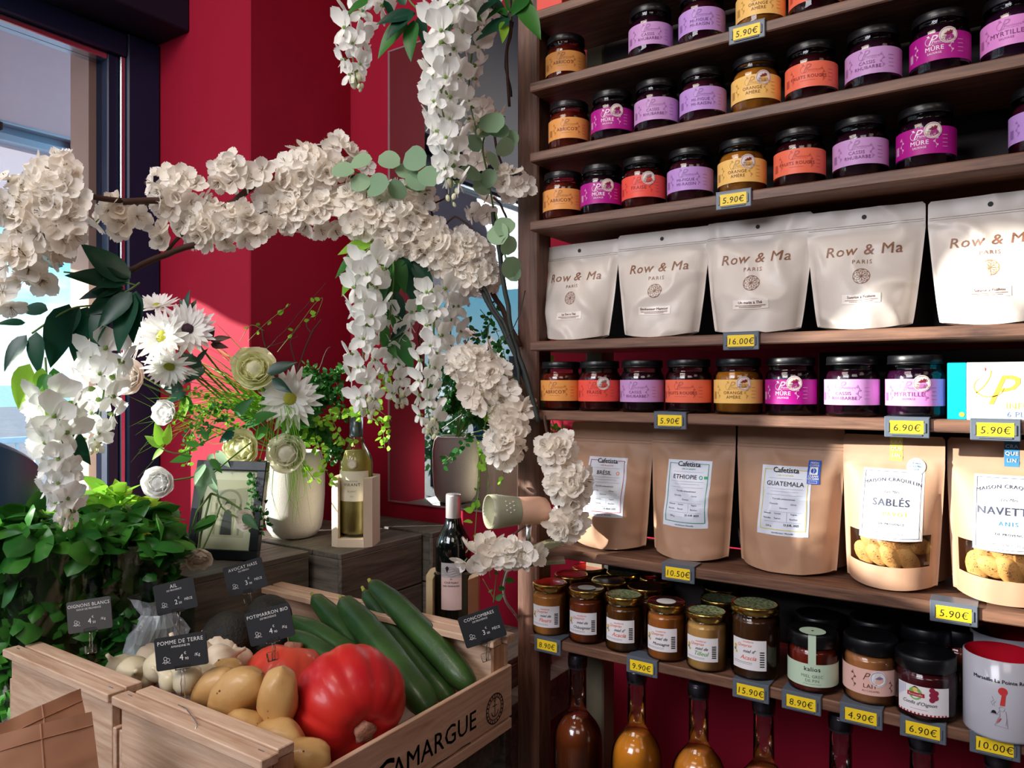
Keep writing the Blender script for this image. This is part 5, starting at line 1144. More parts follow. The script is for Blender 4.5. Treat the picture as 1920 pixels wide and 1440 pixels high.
def basil(c, z0, z1, R, n, label, meshes, seed, sleeve=True, topn=None):
    t = thing('basil_bunch', label, 'herb bunch', (c[0], c[1], z0), group='basil bunches beside the window'); rr = random.Random(seed)
    b = MB()
    for q in range(14):
        a = rr.uniform(0, 6.28); r_ = R*rr.uniform(.1, .6); b.tube([(r_*.4*math.cos(a), r_*.4*math.sin(a), .0), (r_*.7*math.cos(a), r_*.7*math.sin(a), (z1-z0)*.5), (r_*math.cos(a), r_*math.sin(a), (z1-z0)*.93)], .0016, 5)
    part('stem', b, M['stem'], t, stuff=True)
    for q in range(n):
        a = 2*PI*q*.381966+rr.uniform(-.3, .3); k = rr.random()
        if q < n*.38:    # crown
            rad = R*math.sqrt(rr.random())*1.02; z = (z1-z0)-.02-.045*(rad/R)**2+rr.uniform(-.012, .012); a2 = a+rr.gauss(0, .9); d = Vector((math.cos(a2), math.sin(a2), rr.uniform(-.3, .9))); s_ = rr.uniform(.8, 1.3)
            p = Vector((rad*math.cos(a), rad*math.sin(a), z))
        else:
            z = (z1-z0)*rr.uniform(.12, .93); rad = R*(.62+.38*z/(z1-z0))*rr.uniform(.72, .97); d = Vector((math.cos(a+rr.uniform(-1, 1)), math.sin(a+rr.uniform(-1, 1)), rr.uniform(-.9, 1.1))); s_ = rr.uniform(.8, 1.25)
            p = Vector((rad*math.cos(a), rad*math.sin(a), z))-d.normalized()*.02
        m_ = dirmat(d, (math.cos(a)*.7, math.sin(a)*.7, .8), rr.uniform(-.9, .9))
        link('leaf', rr.choice(meshes), t, p, m_, s_)
    b = MB(); hh = z1-z0
    for q in range(320):
        z = hh*rr.uniform(.05, .88); a = rr.uniform(0, 6.28); rad = R*(.60+.34*z/hh)*math.sqrt(rr.uniform(.45, .92)); p = Vector((rad*math.cos(a), rad*math.sin(a), z))
        d = Vector((math.cos(a+rr.uniform(-1.3, 1.3)), math.sin(a+rr.uniform(-1.3, 1.3)), rr.uniform(-.8, 1))).normalized(); nn_ = Vector((math.cos(a), math.sin(a), rr.uniform(-.2, .6))); x = d.cross(nn_).normalized()*rr.uniform(.012, .018); L_ = rr.uniform(.035, .055); nn_ = x.cross(d).normalized()*.006
        b.add([p, p+d*L_*.35+x-nn_, p+d*L_*.35+nn_*.3, p+d*L_*.35-x-nn_, p+d*L_*.75+x*.75-nn_, p+d*L_*.75+nn_*.2, p+d*L_*.75-x*.75-nn_, p+d*L_-nn_], [(0, 1, 2), (0, 2, 3), (1, 4, 5, 2), (2, 5, 6, 3), (4, 7, 5), (5, 7, 6)], 0, True)
    part('inner_leaves', b, M['leaf_bright'] if not sleeve else M['leaf_basil'], t, stuff=True)
    if sleeve:
        b = MB(); b.lathe([(R*.62, .0), (R*.78, (z1-z0)*.35), (R*.98, (z1-z0)*.70), (R*1.04, (z1-z0)*.84)], 36, cap=False, rf=lambda a, z: 1+.03*math.sin(a*9+z*30)+.02*math.sin(a*17)); part('clear_sleeve', b, M['clear'], t)
c_ = P(95, 1060, 1.30); basil(c_, TT, 1.135, .112, 290, 'dark basil bunch at the left frame edge', bas, 1)
c_ = P(232, 1050, 1.36); basil(c_, TT, 1.125, .086, 270, 'basil bunch in a clear sleeve, right of the OIGNONS BLANCS card', bas, 2)
c_ = P(190, 930, 1.62); basil(c_, TT-.017, 1.135, .078, 140, 'sunlit bright green basil bunch behind, by the window frame', bas_lit, 3, False)
c_ = P(20, 1000, 1.50); 
# ---- crumpled clear bag of garlic
b = MB(); g0 = P(296, 1158, 1.31)
b.lathe([(0, .78), (.046, .782), (.055, .80), (.058, .83), (.056, .86), (.05, .89), (.046, .91), (.036, .93), (.024, .95), (.032, .965), (.044, .98)], 30, cap=False, rf=lambda a, z: 1+.14*math.sin(a*5+z*70)+.22*noise.noise(Vector((math.cos(a)*4, math.sin(a)*4, z*40))), smooth=False)
bg_ = thing('clear_bag', 'crumpled clear plastic bag behind the AIL card', 'bag', (g0.x, g0.y, 0)); part('film', b, M['film'], bg_)
# ---- kraft paper bags in the lower left corner
for i, (q4, th, lb) in enumerate([([(-60, 1385, .80), (150, 1292, .90), (172, 1420, .86), (-60, 1560, .76)], .006, 'folded brown paper bag at the back of the pile'),
        ([(-80, 1400, .78), (172, 1335, .84), (190, 1480, .82), (-80, 1600, .74)], .007, 'folded brown paper bag in the middle of the pile'),
        ([(-90, 1470, .74), (150, 1440, .76), (170, 1620, .74), (-90, 1680, .70)], .008, 'folded brown paper bag in front, lowest left corner')]):
    a, c_, d, e_ = [P(*q) for q in q4]; n_ = (c_-a).cross(e_-a).normalized(); n_ = n_ if n_.dot(TO_CAM) > 0 else -n_
    t = thing('paper_bag', lb, 'bag', tuple((a+c_+d+e_)/4), group='brown paper bags in the lower left corner'); b = MB()
    def f(s, q, o): 
        p = (a*(1-s)+c_*s)*(1-q)+(e_*(1-s)+d*s)*q
        return tuple(p+n_*(o*th*(.4+math.sin(PI*s))+.004*noise.noise(Vector((s*4, q*4, i*3)))))
    b.grid(lambda s, q: f(s, q, 1), 16, 10); b.grid(lambda s, q: f(1-s, q, -1), 16, 10); b.grid(lambda s, q: f(1-s, 0, 1-2*q), 16, 2); b.grid(lambda s, q: f(1, s, 1-2*q), 10, 2)
    part('bag_body', b, M['kraft2'], t, True)
    b = MB(); b.grid(lambda s, q: tuple(Vector(f(s, .17+.015*q, 1))+n_*.0014*math.sin(PI*q)), 14, 3); b.grid(lambda s, q: tuple(Vector(f(.6+.02*q, s, 1))+n_*.001*math.sin(PI*q)), 14, 3); part('fold_crease', b, M['kraft2'], t, True, stuff=True)

# ---- clip lamp on the shelf
l0 = P(914, 960, 1.185); l1 = P(970, 958, 1.20); l2 = P(1024, 957, 1.225)
lamp = thing('clip_lamp', 'grey and sand clip-on spotlight clamped to the shelf edge', 'lamp', tuple(l1))
ax = (l2-l0).normalized(); Mx = Matrix.Translation(l1) @ ax.to_track_quat('Z', 'Y').to_matrix().to_4x4()
L0 = -(l1-l0).length; L2 = (l2-l1).length
b = MB(); b.lathe([(.0225, L0*.0), (.024, L0*.25), (.0275, L0*.8), (.0268, L0), (.0255, L0), (.0255, L0*.8), (.021, -.002), (0, -.002)], 30, cap=False, M=Mx); part('lamp_shade', b, pm('grey_green_lacquer', C(150, 150, 128), .4), lamp, True)
b = MB()
for q in range(6):
    for side in (1, -1):
        for k in range(3):
            a = side*1.15+PI*.5+(q-2.5)*.13; zz = L0*(.35+.13*k); rr_ = .0268+.0012*k*.6
            if (q+k) % 2: continue
            p_ = [Mx @ Vector((rr_*math.cos(a+d_), rr_*math.sin(a+d_), zz+e_)) for d_, e_ in ((-.05, 0), (.05, 0), (.0, .003))]; b.add(p_, [(0, 1, 2)])
part('vent_holes', b, M['white'], lamp, True, stuff=True)
b = MB(); b.lathe([(.0222, .0), (.0225, .002), (.0225, L2*.72), (.0205, L2*.9), (.015, L2*.99), (0, L2)], 28, cap=False, M=Mx); part('lamp_socket', b, pm('sand_pink_lacquer', C(206, 162, 138), .4), lamp, True)
b = MB(); b.ball(tuple(Mx @ Vector((0, 0, L0*.45))), .016, 0, 14, 10); part('bulb', b, pm('frosted_bulb', C(230, 226, 214), .3), lamp, True)
j0 = P(992, 978, 1.215); j1 = P(990, 1028, 1.22)
b = MB(); b.tube([j0, j0*.4+j1*.6, j1], .0042, 12); part('swivel_stem', b, M['steel'], lamp, True)
def prism(mb, pts, Y0, Y1):
    n = len(pts); a = [P(x, y, Y0) for x, y in pts]; c_ = [P(x, y, Y0)+Vector((-SS, CC, 0))*(Y1-Y0) for x, y in pts]
    mb.add(a+c_, [tuple(range(n)), tuple(range(n, 2*n))[::-1]]+[(i, n+i, n+(i+1) % n, (i+1) % n) for i in range(n)])
b = MB(); prism(b, [(958, 1050), (992, 1034), (1030, 1020), (1056, 1016), (1058, 1020), (1024, 1032), (1000, 1048), (966, 1056)], 1.165, 1.20)
prism(b, [(958, 1056), (1000, 1050), (1018, 1040), (1022, 1050), (1012, 1054), (1060, 1052), (1060, 1057), (1000, 1062), (966, 1064)], 1.165, 1.20)
b.tube([P(1013, 1041, 1.163), P(1013, 1041, 1.205)], .004, 12)
part('clamp', b, pm('olive_grey_clamp', C(120, 118, 92), .35, metal=.3), lamp, True)
cord = [P(962, 1052, 1.21), P(950, 1075, 1.22), P(944, 1105, 1.24), P(950, 1130, 1.26), P(968, 1155, 1.33), P(985, 1190, 1.40), P(1000, 1260, 1.42)]
b = MB(); 
def smooth(pts, n=4):
    out_ = []
    for i in range(len(pts)-1):
        p0 = pts[max(i-1, 0)]; p1 = pts[i]; p2 = pts[i+1]; p3 = pts[min(i+2, len(pts)-1)]
        for k in range(n):
            t_ = k/n; out_.append(.5*((2*p1)+(p2-p0)*t_+(2*p0-5*p1+4*p2-p3)*t_*t_+(3*p1-p0-3*p2+p3)*t_**3))
    out_.append(pts[-1]); return out_
b.tube(smooth(cord), .0022, 8); part('power_cord', b, pm('white_cord', C(190, 180, 176), .5), lamp, True)
# ================================================================ ARTIFICIAL FLOWERS
def petal_pts(L, W, cup, notch=.1, base=.12, curl=.14):
    def f(s, t):
        x = (s-.5)*2; wd = W*.5*(base+(1-base)*min(1, t*1.9)**.85)*(math.sqrt(max(0, 1-((t-.55)/.45)**2))*.85+.15 if t > .55 else 1)
        y = L*t*(1-notch*(1-abs(x))*(t**4)); z = cup*L*(t**2)*.9-cup*L*.35*t+abs(x)**2*W*curl*(1-t*.4)
        return (x*wd, y, z)
    return f
def add_petal(b, L, W, cup, ang, tilt, m=0, nu=2, nv=4, base=.12, notch=.1, off=.0):
    f = petal_pts(L, W, cup, notch, base); Rm = Matrix.Rotation(ang, 4, 'Z') @ Matrix.Translation((0, off, 0)) @ Matrix.Rotation(tilt, 4, 'X')
    b.grid(lambda s, t: tuple(Rm @ Vector(f(s, t))), nu, nv, m)
def blossom_mesh(seed, double=False):
    rr = random.Random(seed); b = MB()
    for k in range(5): add_petal(b, .0215*rr.uniform(.9, 1.1), .0185, .14, 2*PI*k/5+rr.uniform(-.12, .12), rr.uniform(.05, .36), 0, 3, 5, .2)
    if double:
        for k in range(4): add_petal(b, .016*rr.uniform(.9, 1.1), .014, .3, 2*PI*k/4+.5, rr.uniform(.6, 1.0), 0, 2, 3, .25)
    for k in range(6):
        a = rr.uniform(0, 6.28); q = Vector((.0045*math.cos(a), .0045*math.sin(a), .0105)); s = q.orthogonal().normalized()*.0003
        b.add([s, -s, q-s, q+s], [(0, 1, 2, 3)], 1); b.add([q+Vector((-.0006, 0, 0)), q+Vector((0, .0006, 0)), q+Vector((.0006, 0, .0003)), q+Vector((0, -.0006, .0003))], [(0, 1, 2, 3)], 1)
    b.tube([(0, 0, 0), (0, 0, -.006)], [.0012, .0008], 5, 2)
    return b.mesh('blossom', [M['petal'], M['stamen'], M['stem']])
BL = [blossom_mesh(s, s > 4) for s in range(1, 6)]
def wist_mesh(seed):
    rr = random.Random(seed); b = MB()
    for k, (a, L, W, tl) in enumerate(((.45, .024, .0185, .25), (-.5, .024, .0185, .3), (2.4, .021, .0125, -.05), (-2.5, .020, .0125, .0), (3.14, .015, .010, .5))): add_petal(b, L*rr.uniform(.9, 1.15), W, .22, a+rr.uniform(-.15, .15), tl, 0, 3, 4, .2, .03)
    b.lathe([(.0006, -.006), (.0028, -.003), (.0030, 0), (.0012, .004)], 6, m=1)
    return b.mesh('blossom', [M['petal2'], pm('calyx_green', C(120, 150, 70), .6) if 'calyx' not in M else M['calyx']])
WI = [wist_mesh(s) for s in (1, 2, 3)]
b = MB(); b.ball((0, 0, 0), (.0055, .0055, .0085), 0, 8, 6); b.lathe([(.002, .006), (.0032, .0035), (.0006, .011)], 6, m=1); BUD = b.mesh('bud', [M['petal_y'], M['stem']])
def zmat(n, roll):
    m_ = Vector(n).normalized().to_track_quat('Z', 'Y').to_matrix(); return m_ @ Matrix.Rotation(roll, 3, 'Z')
def branch_thing(name, label, cat, grp, anchor, tubes, mat='bark'):
    t = thing(name, label, cat, tuple(anchor), group=grp)
    for pts, r0, r1 in tubes:
        pp = smooth([P(*p) for p in pts], 5); n = len(pp)
        b = MB(); b.tube([p+Vector((noise.noise(p*40), noise.noise(p*40+Vector((5, 0, 0))), noise.noise(p*40+Vector((0, 5, 0)))))*.003 for p in pp], [r0+(r1-r0)*i/(n-1) for i in range(n)], 8)
        part('branch', b, M[mat], t, True)
    return t
def cluster(t, seed, cl, sc=1.0):
    rr = random.Random(seed); base = t.location
    for (px, py, rx, ry, Y, n) in cl:
        c_ = P(px, py, Y); rxm = rx/FPX*Y; rym = ry/FPX*Y; rz = min(rxm, rym, .05)*.75
        R_ = Vector((CC, SS, 0)); Fw = Vector((-SS, CC, 0)); n = int(n*.95)
        for k in range(n):
            q = (k+.5)/n; ph = k*2.399963+seed; rad = math.sqrt(q)
            if rr.random() < .25: x_, z_, d_ = rad*math.cos(ph), rad*math.sin(ph), .5*math.sqrt(max(0, 1-rad*rad))
            else: x_, z_, d_ = rad*math.cos(ph), rad*math.sin(ph), -math.sqrt(max(0, 1-rad*rad))
            x_ += rr.uniform(-.08, .08); z_ += rr.uniform(-.08, .08)
            p = c_+R_*x_*rxm*.88+Vector((0, 0, z_*rym*.86))+Fw*d_*rz
            nrm = R_*x_*.9+Vector((0, 0, z_*.9))+Fw*(d_*1.0-.25)+Vector((rr.gauss(0, .3), rr.gauss(0, .3), rr.gauss(0, .3)))
            link('blossom', rr.choice(BL), t, p-base, zmat(nrm, rr.uniform(0, 6.28)), sc*rr.uniform(.85, 1.2))
GB = 'cherry blossom branches of the garland'
t = branch_thing('blossom_branch', 'blossom branch at the far left, in front of the window', 'flower branch', GB, P(150, 365, 1.2), [([(40, 345, 1.10), (95, 352, 1.12), (170, 368, 1.18), (275, 380, 1.26)], .005, .0045)])
cluster(t, 1, [(95, 400, 78, 95, 1.13, 46), (12, 375, 42, 45, 1.11, 10), (110, 330, 42, 34, 1.15, 10), (55, 480, 48, 48, 1.12, 14), (12, 560, 22, 40, 1.13, 5), (70, 520, 30, 30, 1.15, 5)], 1.15)
t = branch_thing('blossom_branch', 'blossom branch left of the red pillar edge, with brown bare twig', 'flower branch', GB, P(400, 395, 1.3), [([(230, 378, 1.22), (300, 378, 1.26), (390, 392, 1.3), (450, 370, 1.32), (520, 310, 1.34), (600, 278, 1.36)], .0055, .006), ([(240, 508, 1.24), (330, 470, 1.27), (410, 445, 1.3), (500, 400, 1.33), (600, 372, 1.35)], .005, .006), ([(315, 470, 1.27), (345, 435, 1.28)], .003, .003)])
cluster(t, 2, [(215, 405, 48, 30, 1.24, 9), (240, 425, 35, 22, 1.25, 5), (335, 365, 56, 50, 1.29, 24), (410, 425, 92, 42, 1.30, 34), (432, 325, 30, 36, 1.31, 9), (485, 330, 34, 28, 1.32, 9), (312, 440, 26, 18, 1.28, 4), (490, 432, 20, 20, 1.3, 4)], 1.05)
t = branch_thing('blossom_branch', 'dense blossom branch in the middle, before the dark red wall', 'flower branch', GB, P(600, 340, 1.35), [([(600, 278, 1.36), (640, 300, 1.36), (680, 360, 1.36), (740, 400, 1.36)], .0065, .006)])
cluster(t, 3, [(590, 325, 75, 50, 1.35, 34), (585, 400, 85, 44, 1.35, 38), (520, 375, 38, 30, 1.34, 10), (635, 285, 28, 26, 1.36, 7), (680, 300, 20, 22, 1.36, 3)])
t = branch_thing('blossom_branch', 'blossom branch with dangling green leaves, right of the middle', 'flower branch', GB, P(740, 400, 1.34), [([(740, 400, 1.36), (800, 440, 1.36), (860, 455, 1.36), (925, 475, 1.36)], .006, .005)])
cluster(t, 4, [(685, 400, 50, 55, 1.33, 26), (770, 375, 50, 36, 1.33, 18), (750, 415, 60, 36, 1.32, 22), (735, 455, 40, 36, 1.33, 14)])
t = branch_thing('blossom_branch', 'blossom branch slanting down to the shelf post in front of the mirror', 'flower branch', GB, P(850, 480, 1.34), [([(800, 440, 1.35), (870, 480, 1.35), (930, 560, 1.34), (975, 650, 1.32)], .005, .0045)])
cluster(t, 5, [(800, 452, 48, 40, 1.33, 18), (850, 478, 75, 42, 1.33, 36), (895, 515, 45, 34, 1.33, 18)])
t = branch_thing('blossom_branch', 'hanging blossom branch along the left side of the shelf post', 'flower branch', GB, P(930, 700, 1.28), [([(870, 640, 1.30), (900, 700, 1.29), (940, 780, 1.27), (985, 850, 1.25)], .0028, .002)])
cluster(t, 6, [(885, 690, 42, 46, 1.30, 20), (925, 715, 42, 36, 1.29, 16), (955, 760, 36, 34, 1.28, 12), (960, 785, 34, 30, 1.27, 9), (945, 835, 38, 40, 1.26, 16), (905, 745, 30, 26, 1.28, 7)])
t = branch_thing('blossom_branch', 'blossom branch in front of the BRÉSIL coffee pouch', 'flower branch', GB, P(1040, 900, 1.18), [([(1020, 780, 1.2), (1035, 860, 1.19), (1050, 960, 1.17)], .0025, .002)])
cluster(t, 7, [(1048, 848, 34, 34, 1.18, 11), (1068, 912, 34, 44, 1.17, 18), (1062, 978, 28, 34, 1.18, 11)], 1.0)
t = branch_thing('blossom_branch', 'small blossom sprig under the clip lamp', 'flower branch', GB, P(940, 1020, 1.16), [([(985, 985, 1.16), (950, 1010, 1.16), (900, 1035, 1.16)], .002, .0015)])
cluster(t, 8, [(898, 1040, 34, 30, 1.15, 8), (945, 1038, 46, 24, 1.15, 10), (985, 1040, 30, 20, 1.15, 5)], 1.0)
t = branch_thing('blossom_branch', 'small blossom sprigs beside the upper shelf post', 'flower branch', GB, P(940, 280, 1.33), [([(915, 200, 1.34), (935, 290, 1.33), (955, 350, 1.3)], .0025, .002)])
cluster(t, 9, [(912, 212, 30, 26, 1.34, 7), (960, 345, 36, 28, 1.28, 9), (905, 395, 28, 24, 1.36, 5), (890, 290, 22, 40, 1.34, 6)], .95)

def raceme(pts, w0, w1, n, label, seed, sc=1.0, buds=7):
    rr = random.Random(seed); pp = smooth([P(*p) for p in pts], 8); L = len(pp)
    t = thing('wisteria_raceme', label, 'flower', tuple(pp[0]), group='hanging white wisteria racemes')
    b = MB(); b.tube(pp, [.0022-.0014*i/(L-1) for i in range(L)], 6); part('stem', b, M['stem'], t, True)
    Ym = pts[0][2]
    n = int(n*.62); sc *= 1.3
    for k in range(n):
        q = k/n; i = min(L-2, int(q*(L-1)*.93)); p = pp[i]; a = k*2.4+rr.uniform(-.3, .3); wd = (w0+(w1-w0)*q)/FPX*Ym
        d = Vector((math.cos(a), math.sin(a), rr.uniform(-.35, .1)))
        pos = p+Vector((d.x, d.y, 0))*wd*rr.uniform(.35, .75)+Vector((0, 0, rr.uniform(-.004, .004)))
        nrm = Vector((d.x, d.y, -.15))+TO_CAM*.35
        m_ = nrm.normalized().to_track_quat('Z', 'Y').to_matrix() @ Matrix.Rotation(rr.uniform(-.5, .5), 3, 'Z')
        link('blossom', rr.choice(WI), t, pos-pp[0], m_, sc*(1.15-.35*q)*rr.uniform(.9, 1.1))
    for k in range(buds):
        i = int((L-1)*(.86+.14*k/max(1, buds))); a = k*2.4; p = pp[min(i, L-1)]
        link('bud', BUD, t, p+Vector((.008*math.cos(a), .008*math.sin(a), -.004))-pp[0], (rr.uniform(-.5, .5), rr.uniform(-.5, .5), 0), rr.uniform(.7, 1.0)*(1-.06*k))
    return t
raceme([(690, -25, 1.25), (672, 50, 1.25), (662, 110, 1.25), (672, 165, 1.25)], 52, 18, 26, 'wisteria raceme hanging from the top edge before the dark red wall', 1, 1.0)
raceme([(850, 0, 1.2), (835, 90, 1.2), (828, 190, 1.2), (845, 280, 1.2), (848, 385, 1.2)], 62, 26, 64, 'largest wisteria raceme, upper centre in front of the mirror', 2, 1.1)
raceme([(905, 20, 1.25), (885, 100, 1.25), (880, 180, 1.25), (895, 250, 1.25)], 34, 20, 22, 'thin wisteria raceme right behind the largest one', 3, .85)
raceme([(690, 490, 1.28), (688, 580, 1.28), (680, 690, 1.28), (692, 785, 1.28)], 48, 26, 50, 'long wisteria raceme above the white wine bottle', 4, 1.0)
raceme([(748, 590, 1.34), (740, 670, 1.34), (752, 765, 1.34)], 42, 18, 28, 'shorter wisteria raceme right of the long one', 5, .95)
raceme([(815, 540, 1.30), (812, 640, 1.30), (800, 740, 1.30), (812, 820, 1.30)], 38, 20, 38, 'wisteria raceme in front of the mirrored vase', 6, .95)
raceme([(862, 530, 1.36), (845, 610, 1.36), (850, 700, 1.36)], 34, 26, 22, 'pale wisteria raceme before the mirror, half behind the blossom', 7, .9, 0)
raceme([(190, 655, 1.22), (196, 720, 1.22), (182, 800, 1.22), (172, 845, 1.22)], 52, 28, 28, 'wisteria raceme before the window frame, left side', 8, 1.15)
raceme([(95, 745, 1.05), (105, 830, 1.05), (112, 910, 1.05), (125, 990, 1.05)], 58, 22, 42, 'wisteria raceme hanging over the dark basil, far left', 9, 1.05)

# ---- leaves
LM = {}
def lmesh(kind, mt):
    if (kind, mt) not in LM:
        a = {'broad': (1, .48, .25, .25, .25), 'round': (1, .95, .1, .15, .1), 'slim': (1, .28, .2, .4, .2), 'small': (1, .72, .3, .3, .2)}[kind]
        LM[(kind, mt)] = leaf_mesh('leaf', a[0], a[1], a[2], a[3], nl=7, droop=a[4], mats=M[mt], heart=(kind == 'round'))
    return LM[(kind, mt)]
def leaf_px(t, x0, y0, x1, y1, Y, kind, mt, rr, dy=0.):
    a = P(x0, y0, Y); c_ = P(x1, y1, Y+dy+rr.uniform(-.03, .01)); d = c_-a
    up = TO_CAM+Vector((rr.uniform(-.5, .5), rr.uniform(-.4, .4), rr.uniform(.1, .8)))
    link('leaf', lmesh(kind, mt), t, a-t.location, dirmat(d, up), d.length)
def spray(label, anchor, stems, leaves, Y, kind, mt, seed, cat='leaf spray', name='leaf_spray', grp='artificial leaf sprays of the garland', smat='stem', sr=.0016):
    rr = random.Random(seed); t = thing(name, label, cat, tuple(P(*anchor)), group=grp)
    b = MB()
    for s_ in stems: b.tube(smooth([P(*p) for p in s_], 4), sr, 6)
    part('stem', b, M[smat], t, True, stuff=len(stems) > 1)
    for l_ in leaves: leaf_px(t, l_[0], l_[1], l_[2], l_[3], Y, kind, l_[4] if len(l_) > 4 else mt, rr)
    return t
spray('dark broad-leaved spray before the window, under the left blossoms', (250, 540, 1.2), [[(262, 530, 1.2), (240, 545, 1.2), (190, 570, 1.2), (130, 580, 1.2), (60, 625, 1.2)], [(255, 535, 1.2), (200, 520, 1.2), (120, 510, 1.2)]],
      [(242, 528, 150, 448), (245, 522, 190, 478), (240, 532, 118, 498), (232, 540, 135, 545), (238, 545, 155, 590), (248, 548, 175, 610), (252, 548, 202, 655), (256, 545, 235, 640), (200, 565, 160, 650), (190, 572, 180, 660), (165, 575, 120, 680), (130, 570, 82, 692), (150, 575, 108, 640), (90, 582, 28, 572), (48, 605, -6, 600), (50, 628, -4, 690), (68, 622, 62, 700), (118, 500, 62, 470), (95, 520, 58, 500), (215, 560, 190, 520), (220, 555, 262, 610), (230, 555, 165, 540)], 1.2, 'broad', 'leaf_dark', 1)
spray('bright sunlit leaves hanging above the far left raceme', (95, 690, 1.08), [[(85, 670, 1.08), (88, 720, 1.08), (90, 790, 1.08)]],
      [(56, 682, 18, 772, 'leaf_bright'), (80, 690, 70, 752, 'leaf_bright'), (88, 700, 64, 735, 'leaf'), (95, 700, 82, 745, 'leaf'), (100, 690, 112, 748, 'leaf'), (102, 700, 100, 770, 'leaf_bright'), (86, 730, 85, 805, 'leaf_bright'), (92, 750, 128, 775, 'leaf_bright'), (92, 765, 142, 793, 'leaf_dark'), (118, 802, 172, 868, 'leaf_dark'), (76, 735, 92, 790, 'leaf')], 1.06, 'broad', 'leaf', 2)
spray('green broad leaves hanging above the long raceme, centre', (715, 455, 1.3), [[(720, 450, 1.31), (700, 458, 1.3), (680, 480, 1.3)], [(735, 460, 1.31), (738, 520, 1.31), (730, 600, 1.32)]],
      [(700, 452, 632, 467, 'leaf_bright'), (690, 462, 618, 508, 'leaf'), (688, 480, 632, 545, 'leaf_bright'), (712, 462, 690, 518, 'leaf'), (715, 460, 705, 500, 'leaf'), (735, 485, 698, 512, 'leaf'), (735, 485, 705, 560), (738, 485, 728, 585), (742, 480, 762, 545), (752, 480, 778, 560, 'leaf_dark'), (768, 480, 790, 590, 'leaf_dark'), (775, 490, 815, 545, 'leaf_dark'), (735, 545, 765, 600, 'leaf_dark'), (730, 580, 700, 625, 'leaf'), (735, 590, 765, 640, 'leaf'), (725, 610, 715, 660, 'leaf'), (740, 620, 775, 690, 'leaf'), (725, 640, 742, 665, 'leaf'), (760, 600, 735, 635, 'leaf_dark'), (790, 560, 800, 620, 'leaf')], 1.32, 'broad', 'leaf', 3)
spray('dark broad leaves along the top edge of the picture', (790, 20, 1.22), [[(760, -10, 1.22), (790, 20, 1.22), (850, 10, 1.22), (920, -5, 1.22)]],
      [(780, 25, 705, 30, 'leaf_dark'), (775, 20, 720, 58, 'leaf_dark'), (765, 32, 698, 95, 'leaf'), (775, 38, 760, 102, 'leaf'), (785, 30, 800, 85, 'leaf_dark'), (690, 0, 650, 16, 'leaf'), (760, 10, 740, -25, 'leaf_dark'), (810, 15, 850, -10, 'leaf_dark'), (830, 12, 880, 25, 'leaf_dark'), (720, 0, 745, 40, 'leaf_dark'), (860, 5, 905, 30, 'leaf'), (845, 25, 835, 60, 'leaf_dark')], 1.22, 'broad', 'leaf_dark', 4)
spray('olive green leaves at the top of the shelf post', (960, 25, 1.22), [[(955, -15, 1.22), (958, 60, 1.23), (950, 100, 1.25), (955, 200, 1.29)]],
      [(958, 35, 885, 62, 'leaf_dark'), (962, 25, 948, -20, 'leaf'), (950, 30, 925, -5, 'leaf'), (965, 15, 985, 35, 'leaf'), (975, 5, 1012, 58, 'leaf'), (985, -5, 1000, 35, 'leaf'), (940, 15, 908, 30, 'leaf'), (930, 0, 890, 20, 'leaf_dark'), (945, 40, 945, 72, 'leaf_bright'), (990, -10, 960, 20, 'leaf'), (915, -5, 955, 30, 'leaf_dark')], 1.22, 'broad', 'leaf', 5, smat='bark', sr=.0026)
def round_leaves(label, anchor, stems, pts, Y, seed, r=19):
    rr = random.Random(seed); L_ = []
    for x, y in pts:
        a = rr.uniform(0, 6.28); L_.append((x+r*math.cos(a), y+r*math.sin(a), x-r*math.cos(a), y-r*math.sin(a)))
    return spray(label, anchor, stems, L_, Y, 'round', 'leaf_grey', seed, grp='grey green eucalyptus sprigs')
round_leaves('eucalyptus sprig with round leaves above the middle blossoms', (740, 350, 1.3), [[(660, 320, 1.3), (700, 335, 1.3), (760, 350, 1.3), (800, 365, 1.3)]], [(678, 301), (731, 300), (674, 343), (708, 346), (762, 321), (779, 298), (744, 354), (644, 318), (782, 340)], 1.29, 11)
round_leaves('eucalyptus sprig hanging before the mirror near the shelf post', (920, 290, 1.27), [[(925, 215, 1.27), (905, 270, 1.27), (915, 330, 1.27), (925, 390, 1.28)]], [(908, 243), (922, 230), (890, 269), (924, 300), (882, 324), (917, 333), (947, 275), (957, 262), (806, 330), (905, 351), (937, 245)], 1.26, 12, 17)
round_leaves('few eucalyptus leaves on the shelf post at mid height', (950, 470, 1.24), [[(930, 400, 1.25), (940, 450, 1.24), (955, 510, 1.23)]], [(954, 459), (934, 440), (962, 512), (945, 425), (958, 500)], 1.23, 13, 17)
